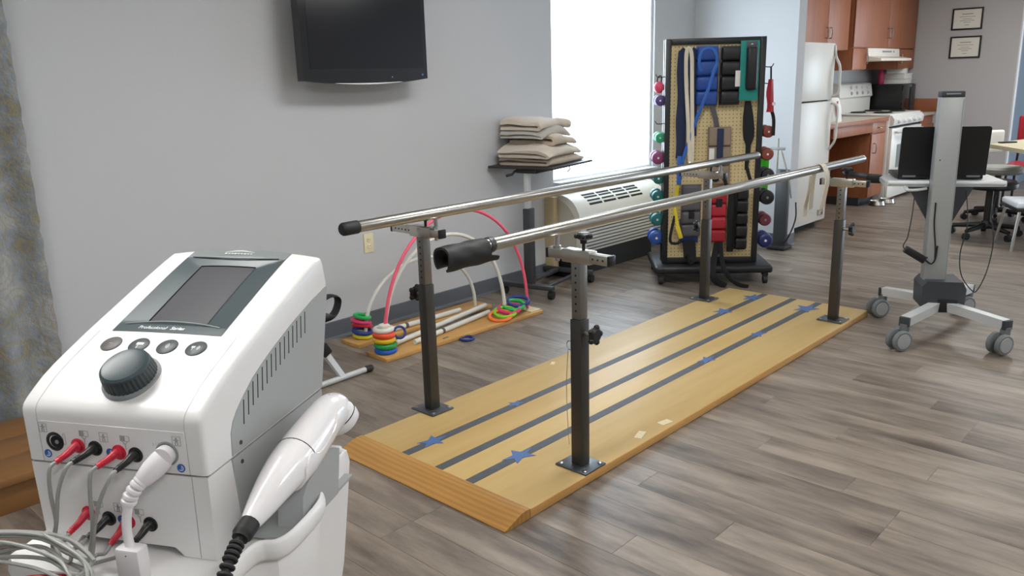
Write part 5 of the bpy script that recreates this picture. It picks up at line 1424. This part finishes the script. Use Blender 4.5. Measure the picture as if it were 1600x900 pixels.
# corner cabinet right of the stove, wooden backsplash
GO = (-3.55, 10.90, 0)
cc_ = thing('corner_cabinet', 'cherry cabinet and backsplash in the corner right of the stove', 'cabinet', GO)
MB().box((-3.57, 10.905, 0.47), (0.68, 0.57, 0.84), bevel=0.003).build('carcass', 'cabinet_cherry', cc_, GO)
d = MB().box((-3.22, 10.905, 0.44), (0.02, 0.55, 0.70), bevel=0.003).build('door', 'cabinet_cherry', cc_, GO)
pull(d, -3.21, 10.70, 0.66, GO)
MB().box((-3.565, 10.905, 0.912), (0.71, 0.57, 0.036), bevel=0.003).build('worktop_slab', 'countertop', cc_, GO)
MB().box((-3.55, 11.175, 1.01), (0.72, 0.024, 0.16), bevel=0.003).build('backsplash', 'cabinet_cherry', cc_, GO)
# microwave and the things on it
WO_ = (-3.65, 10.90, 0.931)
mw = thing('microwave', 'black microwave oven on the corner worktop beside the stove', 'microwave', WO_)
MB().box((-3.65, 10.90, 1.11), (0.38, 0.46, 0.335), bevel=0.008).build('case', 'black_plastic', mw, WO_)
d = MB().box((-3.452, 10.83, 1.11), (0.02, 0.31, 0.32), bevel=0.005).build('door', 'black_gloss', mw, WO_)
MB().box((-3.44, 10.96, 1.11), (0.012, 0.02, 0.26), bevel=0.004).build('handle', 'dark_steel', d, WO_)
MB().box((-3.452, 11.06, 1.11), (0.02, 0.125, 0.32), bevel=0.005).build('keypad', 'dark_steel', mw, WO_)
for cx in (-3.79, -3.50):
    for cy in (10.72, 11.08): MB().cyl((cx, cy, 0.931), (cx, cy, 0.944), 0.012, seg=10).build('foot', 'black_rubber', mw, WO_)
t = thing('pink_bottle', 'pink squeeze bottle standing on the microwave', 'bottle', (-3.76, 10.80, 1.2785))
MB().lathe([(0.034, 0), (0.038, 0.01), (0.038, 0.12), (0.026, 0.15), (0.014, 0.165)], seg=18).build('body', 'pink_bottle', t)
MB().lathe([(0.016, 0.163), (0.016, 0.19), (0.012, 0.195)], seg=14).build('cap', 'pink_bottle', t)
for i, (dz, sx, sy, a, lb) in enumerate([(0, 0.30, 0.24, 0.1, 'flat white carton lowest in the pile on the microwave'), (0.062, 0.28, 0.22, -0.1, 'flat white carton in the middle of the pile on the microwave'), (0.124, 0.22, 0.20, 0.2, 'smaller white carton on top of the pile on the microwave')]):
    t = thing('white_carton', lb, 'carton', (-3.63, 10.97, 1.2785 + dz), a, 'white cartons on the microwave')
    MB().box((0, 0, 0.026), (sx, sy, 0.052), bevel=0.004).build('tray', 'label_white', t)
    MB().box((0, 0, 0.055), (sx + 0.012, sy + 0.012, 0.010), bevel=0.003).build('lid', 'paper_white', t)
# white bag with a red edge on the worktop
t = thing('white_bag', 'crumpled white plastic bag with a red edge beside the refrigerator', 'bag', (-3.42, 8.45, 0.949))
gm = MB()
rings = []
for i in range(9):
    z_ = 0.24 * i / 8; w_ = 0.11 * (1 - 0.35 * (i / 8) ** 2)
    rings.append(gm._v([(w_ * math.cos(q) * (1 + 0.12 * noise.noise(Vector((q * 2, z_ * 20, 3)))), 1.3 * w_ * math.sin(q) * (1 + 0.15 * noise.noise(Vector((q * 3, z_ * 15, 7)))), z_) for q in [2 * PI * k / 20 for k in range(20)]]))
gm.loft(rings); gm.build('bag_body', 'label_white', t, smooth=70)
MB().box((0.095, -0.06, 0.12), (0.006, 0.03, 0.18), bevel=0.002).build('red_edge', 'vinyl_red', t)
# steel bowls on the floor
for i, (x, y, lb) in enumerate([(-3.14, 9.52, 'shiny steel pet bowl on the floor nearer the stove'), (-3.17, 9.30, 'shiny steel pet bowl on the floor under the cabinet door')]):
    t = thing('steel_bowl', lb, 'bowl', (x, y, 0), 0, 'steel bowls on the floor')
    MB().lathe([(0.085, 0), (0.08, 0.012), (0.07, 0.05), (0.078, 0.053), (0.072, 0.053), (0.06, 0.015), (0.001, 0.012)], seg=24).build('basin', 'steel_bright', t)
    MB().torus((0, 0, 0.004), 0.084, 0.004, seg=24, rs=6).build('rubber_rim', 'black_rubber', t)
# framed certificates on the end wall
for z0, z1, x0, x1, lb in ((1.888, 2.138, -3.12, -2.785, 'upper black framed certificate on the end wall'), (1.56, 1.815, -3.115, -2.775, 'lower black framed certificate on the end wall')):
    O = ((x0 + x1) / 2, YE, z0)
    t = thing('framed_certificate', lb, 'certificate', O, 0, 'certificates on the end wall')
    W, H = x1 - x0, z1 - z0
    MB().box((0, -0.006, H / 2), (W - 0.02, 0.010, H - 0.02)).build('paper', 'paper_white', t, smooth=0)
    for sx in (-1, 1): MB().box((sx * (W / 2 - 0.009), -0.01, H / 2), (0.018, 0.02, H), bevel=0.003).build('frame_side', 'frame_black', t)
    for z_ in (0.009, H - 0.009): MB().box((0, -0.01, z_), (W - 0.036, 0.02, 0.018), bevel=0.003).build('frame_side', 'frame_black', t)
    o = MB()
    for k, (w_, zz_) in enumerate(((0.12, 0.72), (0.17, 0.6), (0.10, 0.5), (0.15, 0.42), (0.08, 0.34), (0.05, 0.22))):
        o.box((0, -0.0113, H * zz_), (w_, 0.0006, 0.006 if k else 0.010))
    o = o.build('print_lines', 'paper_ink', t, smooth=0); o['kind'] = 'stuff'

# ================================================================== ROLLING COMPUTER STAND
CA, CZ = Vector((-1.285, 4.88, 0)), 0.506
cart = thing('rolling_computer_stand', 'grey rolling computer stand on four twin casters with a tall flat column', 'computer stand', CA, CZ)
MB().box((-0.04, 0, 0.80), (0.115, 0.085, 1.00), bevel=0.004).build('column', 'cart_grey', cart)
MB().box((-0.04, 0, 1.315), (0.115, 0.085, 0.032), bevel=0.006).build('column_cap', 'hub_dark', cart)
MB().box((-0.04, -0.043, 1.318), (0.07, 0.002, 0.006)).build('cap_slot', 'mid_grey', cart, smooth=0)
MB().box((0.012, -0.0432, 0.80), (0.004, 0.001, 0.98)).build('column_seam', 'mid_grey', cart, smooth=0)
for z_ in (0.97, 0.72): MB().lathe([(0.004, 0), (0.004, 0.001)], (-0.075, -0.0425, z_), (0, -1, 0), seg=10).build('screw', 'hub_dark', cart)
MB().prism([(-0.11, 0.16), (-0.09, 0.145), (0.09, 0.145), (0.105, 0.16), (0.11, 0.27), (0.09, 0.31), (-0.09, 0.31), (-0.115, 0.28)], lambda p, q, t_: (p, t_, q), -0.105, 0.10).build('hub', 'hub_dark', cart)
MB().box((0.02, -0.106, 0.175), (0.10, 0.006, 0.075), bevel=0.002).build('hub_notch', 'black_plastic', cart)
def cart_local(x, y): 
    v = rotz(-CZ) @ (Vector((x, y, 0)) - CA); return v.x, v.y
for wx, wy in ((-1.612, 4.99), (-1.315, 4.44), (-0.907, 4.68), (-1.25, 5.36)):
    ex_, ey_ = cart_local(wx, wy); d = Vector((ex_, ey_, 0)); L_ = d.length; d.normalize()
    sgn = Vector((-d.y, d.x, 0))
    start = Vector((0.03 * (1 if ex_ > 0 else -1), -0.08 if ey_ < 0 else 0.05, 0.165))
    endp = d * (L_ + 0.01) + Vector((0, 0, 0.155))
    lg_ = MB().tube(spline([start, start * 0.55 + endp * 0.45 + Vector((0, -0.02 if ey_ < 0 else 0.0, -0.004)), endp], 6), 0.03, 4, flat=(0.04, 0.03), up=(0, 0, 1))
    lg_ = MB()
    Pp = spline([start, start * 0.55 + endp * 0.45 + Vector((0, -0.015 if ey_ < 0 else 0, 0.004)), endp], 6)
    gr = []
    for i, p in enumerate(Pp):
        tt = (Pp[min(i + 1, len(Pp) - 1)] - Pp[max(i - 1, 0)]).normalized(); sd = Vector((-tt.y, tt.x, 0)).normalized()
        gr.append(lg_._v([p + sd * 0.026 + Vector((0, 0, 0.026)), p - sd * 0.026 + Vector((0, 0, 0.026)), p - sd * 0.022 - Vector((0, 0, 0.024)), p + sd * 0.022 - Vector((0, 0, 0.024))]))
    lg_.loft(gr)
    leg = lg_.build('leg', 'cart_light', cart, smooth=30)
    MB().box(endp + d * 0.006, (0.022, 0.054, 0.05), rotz(math.atan2(d.y, d.x)), bevel=0.004).build('leg_cap', 'hub_dark', leg)
    wd = Vector((0.93, 0.36, 0)).normalized() if True else sgn
    wd = rotz(0.12 * (wx + 1.2)) @ Vector((0.50, -0.866, 0))
    c = endp.copy(); c.z = 0.057
    c += Vector((0.03 * wd.y, -0.03 * wd.x, 0))
    for s in (-1, 1):
        MB().lathe([(0.046, 0), (0.055, 0.005), (0.056, 0.022), (0.05, 0.028)], c + wd * (s * 0.012), wd * s, seg=28).build('caster_wheel', 'caster_grey', leg)
        MB().lathe([(0.040, 0.028), (0.039, 0.031), (0.012, 0.032)], c + wd * (s * 0.012), wd * s, seg=24).build('wheel_cover', 'caster_hub', leg)
    f_ = MB(); f_.cyl(endp - Vector((0, 0, 0.012)), Vector((endp.x, endp.y, 0.10)), 0.026, 0.024, seg=16); f_.cyl(Vector((endp.x, endp.y, 0.102)), c, 0.02, 0.013, seg=12)
    f_.build('caster_fork', 'caster_grey', leg)
# tray behind the column, bracket, side handle
MB().prism([(-0.30, 0.055), (0.285, 0.055), (0.30, 0.075), (0.30, 0.42), (-0.285, 0.42), (-0.305, 0.40), (-0.315, 0.075)], lambda p, q, t_: (p, q, t_), 0.815, 0.84).build('tray', 'cart_light', cart, smooth=20)
MB().tube([(-0.305, 0.058, 0.835), (0.29, 0.058, 0.835)], 0.013, 10).build('tray_lip', 'trim_white', cart)
MB().tube(spline([(-0.22, 0.05, 0.815), (-0.21, 0.025, 0.80), (-0.16, 0.022, 0.80), (-0.11, 0.03, 0.807)], 5), 0.008, 8).build('mouse_rail', 'cart_light', cart)
MB().prism([(-0.20, 0.815), (0.13, 0.815), (0.04, 0.62), (-0.08, 0.61)], lambda p, q, t_: (p, t_, q), 0.045, 0.075).build('tray_bracket', 'hub_dark', cart)
MB().tube([(-0.30, 0.33, 0.83), (-0.40, 0.37, 0.84), (-0.50, 0.40, 0.85)], 0.016, 10).build('side_handle', 'hub_dark', cart)
MB().box((-0.33, 0.34, 0.825), (0.08, 0.06, 0.05), rotz(-0.35), bevel=0.006).build('handle_mount', 'black_plastic', cart)
# cables on the stand
def cable(pts, r, label, name='power_cable', O=None):
    O = O or pts[0]
    t = thing(name, label, 'cable', CA + rotz(CZ) @ Vector(pts[-1]), CZ, 'cables on the computer stand')
    MB().tube(spline(pts, 8), r, 8).build('cord', 'black_rubber', t, pts[-1])
    return t
t = cable([(-0.17, 0.02, 0.755), (-0.185, -0.03, 0.66), (-0.20, -0.05, 0.55), (-0.215, -0.06, 0.485), (-0.09, -0.06, 0.435)], 0.003, 'thin black cable with a power brick dangling left of the stand column')
off = Vector((-0.09, -0.06, 0.435))
MB().box(Vector((-0.158, -0.06, 0.452)) - off, (0.125, 0.035, 0.042), Matrix.Rotation(0.55, 3, 'Y'), bevel=0.006).build('power_brick', 'black_plastic', t)
MB().tube(spline([Vector(p) - off for p in [(-0.10, -0.06, 0.42), (-0.07, -0.055, 0.40), (-0.05, -0.05, 0.425), (-0.045, -0.048, 0.50)]], 6), 0.0045, 8).build('brick_lead', 'black_rubber', t)
cable([(-0.075, -0.046, 0.74), (-0.072, -0.047, 0.62), (-0.055, -0.047, 0.50), (-0.05, -0.047, 0.42)], 0.004, 'thick black cable running down the left edge of the stand column')
cable([(0.095, 0.05, 0.80), (0.10, -0.02, 0.62), (0.075, -0.04, 0.46), (0.09, -0.05, 0.34), (0.15, -0.05, 0.255), (0.185, -0.03, 0.255), (0.23, 0.0, 0.36), (0.25, 0.02, 0.52), (0.235, 0.05, 0.66), (0.25, 0.06, 0.77)], 0.003, 'thin black cable hanging in a loop right of the stand column')
# laptop, seen from behind its open lid
lx0 = rotz(CZ) @ Vector((-0.015, 0.24, 0)) + CA
lap = thing('laptop', 'black laptop standing open on the stand tray with its back to the room', 'laptop', (lx0.x, lx0.y, 0.841), CZ)
MB().box((0, 0.07, 0.014), (0.44, 0.28, 0.024), bevel=0.005).build('base', 'laptop_black', lap)
MB().box((0, 0.07, 0.0265), (0.38, 0.15, 0.002)).build('keyboard', 'dark_steel', lap, smooth=0)
for sx in (-1, 1): MB().box((sx * 0.165, -0.082, 0.022), (0.07, 0.012, 0.016), bevel=0.004).build('hinge', 'laptop_silver', lap)
rx = Matrix.Rotation(0.16, 3, 'X')
pts = [(-0.225, 0.0), (0.225, 0.0), (0.225, 0.255)] + [(0.21 + 0.015 * math.cos(q), 0.255 + 0.015 * math.sin(q)) for q in arc(5, 0.2, PI / 2)] + [(-0.21 + 0.015 * math.cos(q), 0.255 + 0.015 * math.sin(q)) for q in arc(5, PI / 2, PI - 0.2)] + [(-0.225, 0.255)]
lid = MB().prism(pts, lambda p, q, t_: (p, -0.085 - q * 0.10 + t_, 0.026 + q), -0.006, 0.008).build('lid', 'laptop_black', lap, smooth=30)
MB().prism([(-0.205, 0.02), (0.205, 0.02), (0.205, 0.25), (-0.205, 0.25)], lambda p, q, t_: (p, -0.085 - q * 0.10 + t_, 0.026 + q), 0.0082, 0.0095).build('display', 'black_screen', lid, smooth=0)

# ================================================================== FAR RIGHT FURNITURE
t = thing('activity_table', 'beige topped activity table at the right picture edge', 'table', (-1.3, 8.7, 0))
tp = [(-1.94, 8.47), (-1.90, 8.40), (-1.55, 7.95), (-0.7, 7.95), (-0.55, 8.4), (-0.6, 9.3), (-1.3, 9.5), (-1.75, 9.3), (-1.86, 8.9)]
top = MB().prism(tp, lambda p, q, z_: (p, q, z_), 0.735, 0.77).build('table_top', 'table_beige', t, (-1.3, 8.7, 0), smooth=20)
for x, y in ((-1.62, 8.55), (-0.8, 8.2), (-0.8, 9.15), (-1.55, 9.2)):
    MB().tube([(x, y, 0.735), (x + 0.03, y, 0.35), (x + 0.05, y, 0.0)], [0.03, 0.024, 0.018], 12).build('leg', 'hub_dark', t, (-1.3, 8.7, 0))
MB().box((-1.83, 8.62, 0.777), (0.16, 0.05, 0.012), rotz(0.9), bevel=0.003).build('edge_clip', 'black_plastic', t, (-1.3, 8.7, 0))
def rolling_stool(loc, rz, label, seat_m, sz, back=None):
    t = thing('rolling_stool', label, 'stool', loc, rz, 'rolling seats by the table')
    MB().lathe([(0.02, sz - 0.05), (0.19, sz - 0.05), (0.21, sz - 0.03), (0.21, sz), (0.19, sz + 0.02), (0.05, sz + 0.025)], seg=32).build('seat', seat_m, t)
    MB().cyl((0, 0, 0.10), (0, 0, sz - 0.05), 0.03, seg=16).build('gas_column', 'black_plastic', t)
    MB().lathe([(0.05, 0.075), (0.055, 0.10), (0.04, 0.14)], seg=18).build('base_hub', 'black_plastic', t)
    for k in range(5):
        a = 2 * PI * k / 5 + 0.3
        d = Vector((math.cos(a), math.sin(a), 0))
        lg_ = MB().tube([d * 0.03 + Vector((0, 0, 0.105)), d * 0.27 + Vector((0, 0, 0.075))], [0.026, 0.018], 8).build('base_leg', 'black_plastic', t)
        c = d * 0.27
        k_ = MB(); sd = Vector((-d.y, d.x, 0))
        k_.cyl(c + sd * -0.02 + Vector((0, 0, 0.029)), c + sd * 0.02 + Vector((0, 0, 0.029)), 0.0285, seg=16); k_.cyl(c + Vector((0, 0, 0.04)), c + Vector((0, 0, 0.07)), 0.01, seg=8)
        k_.build('caster', 'black_rubber', lg_)
    if back:
        MB().box((0.0, 0.20, sz + 0.24), (0.34, 0.05, 0.22), bevel=0.024, seg=4).build('backrest', back, t)
        MB().tube(spline([(0, 0.08, sz - 0.04), (0, 0.22, sz - 0.03), (0, 0.245, sz + 0.15), (0, 0.235, sz + 0.3)], 5), 0.018, 8).build('back_stem', 'black_plastic', t)
    return t
rolling_stool((-1.79, 8.02, 0), 0.3, 'black rolling stool behind the computer stand', 'black_plastic', 0.475)
rolling_stool((-1.95, 8.98, 0), 0.9, 'rolling chair with grey seat and cream backrest behind the laptop', 'seat_grey', 0.50, 'paper_white')
t = thing('white_stool_frame', 'white topped low stool with chrome legs at the right picture edge', 'stool', (-1.37, 7.72, 0))
MB().box((0, 0, 0.37), (0.42, 0.40, 0.05), rotz(0.5), bevel=0.018, seg=3).build('seat', 'seat_white', t)
MB().box((0, 0, 0.335), (0.43, 0.41, 0.025), rotz(0.5), bevel=0.006).build('seat_rim', 'black_plastic', t)
for sx in (-1, 1):
    for sy_ in (-1, 1):
        c = rotz(0.5) @ Vector((sx * 0.18, sy_ * 0.17, 0)); e_ = rotz(0.5) @ Vector((sx * 0.22, sy_ * 0.21, 0))
        MB().tube([c + Vector((0, 0, 0.325)), e_], 0.012, 10).build('leg', 'steel_bright', t)
t = thing('red_chair', 'red backed chair just entering the right picture edge', 'chair', (-1.83, 9.80, 0))
MB().box((0, 0.20, 0.80), (0.42, 0.05, 0.30), bevel=0.024, seg=4).build('backrest', 'vinyl_red', t)
MB().box((0, 0, 0.45), (0.44, 0.42, 0.06), bevel=0.025, seg=4).build('seat', 'vinyl_red', t)
for sx in (-1, 1):
    MB().tube([(sx * 0.18, 0.2, 0.65), (sx * 0.19, 0.2, 0.42), (sx * 0.2, 0.22, 0)], 0.013, 8).build('leg', 'black_plastic', t)
    MB().tube([(sx * 0.19, -0.17, 0.42), (sx * 0.2, -0.2, 0)], 0.013, 8).build('leg', 'black_plastic', t)
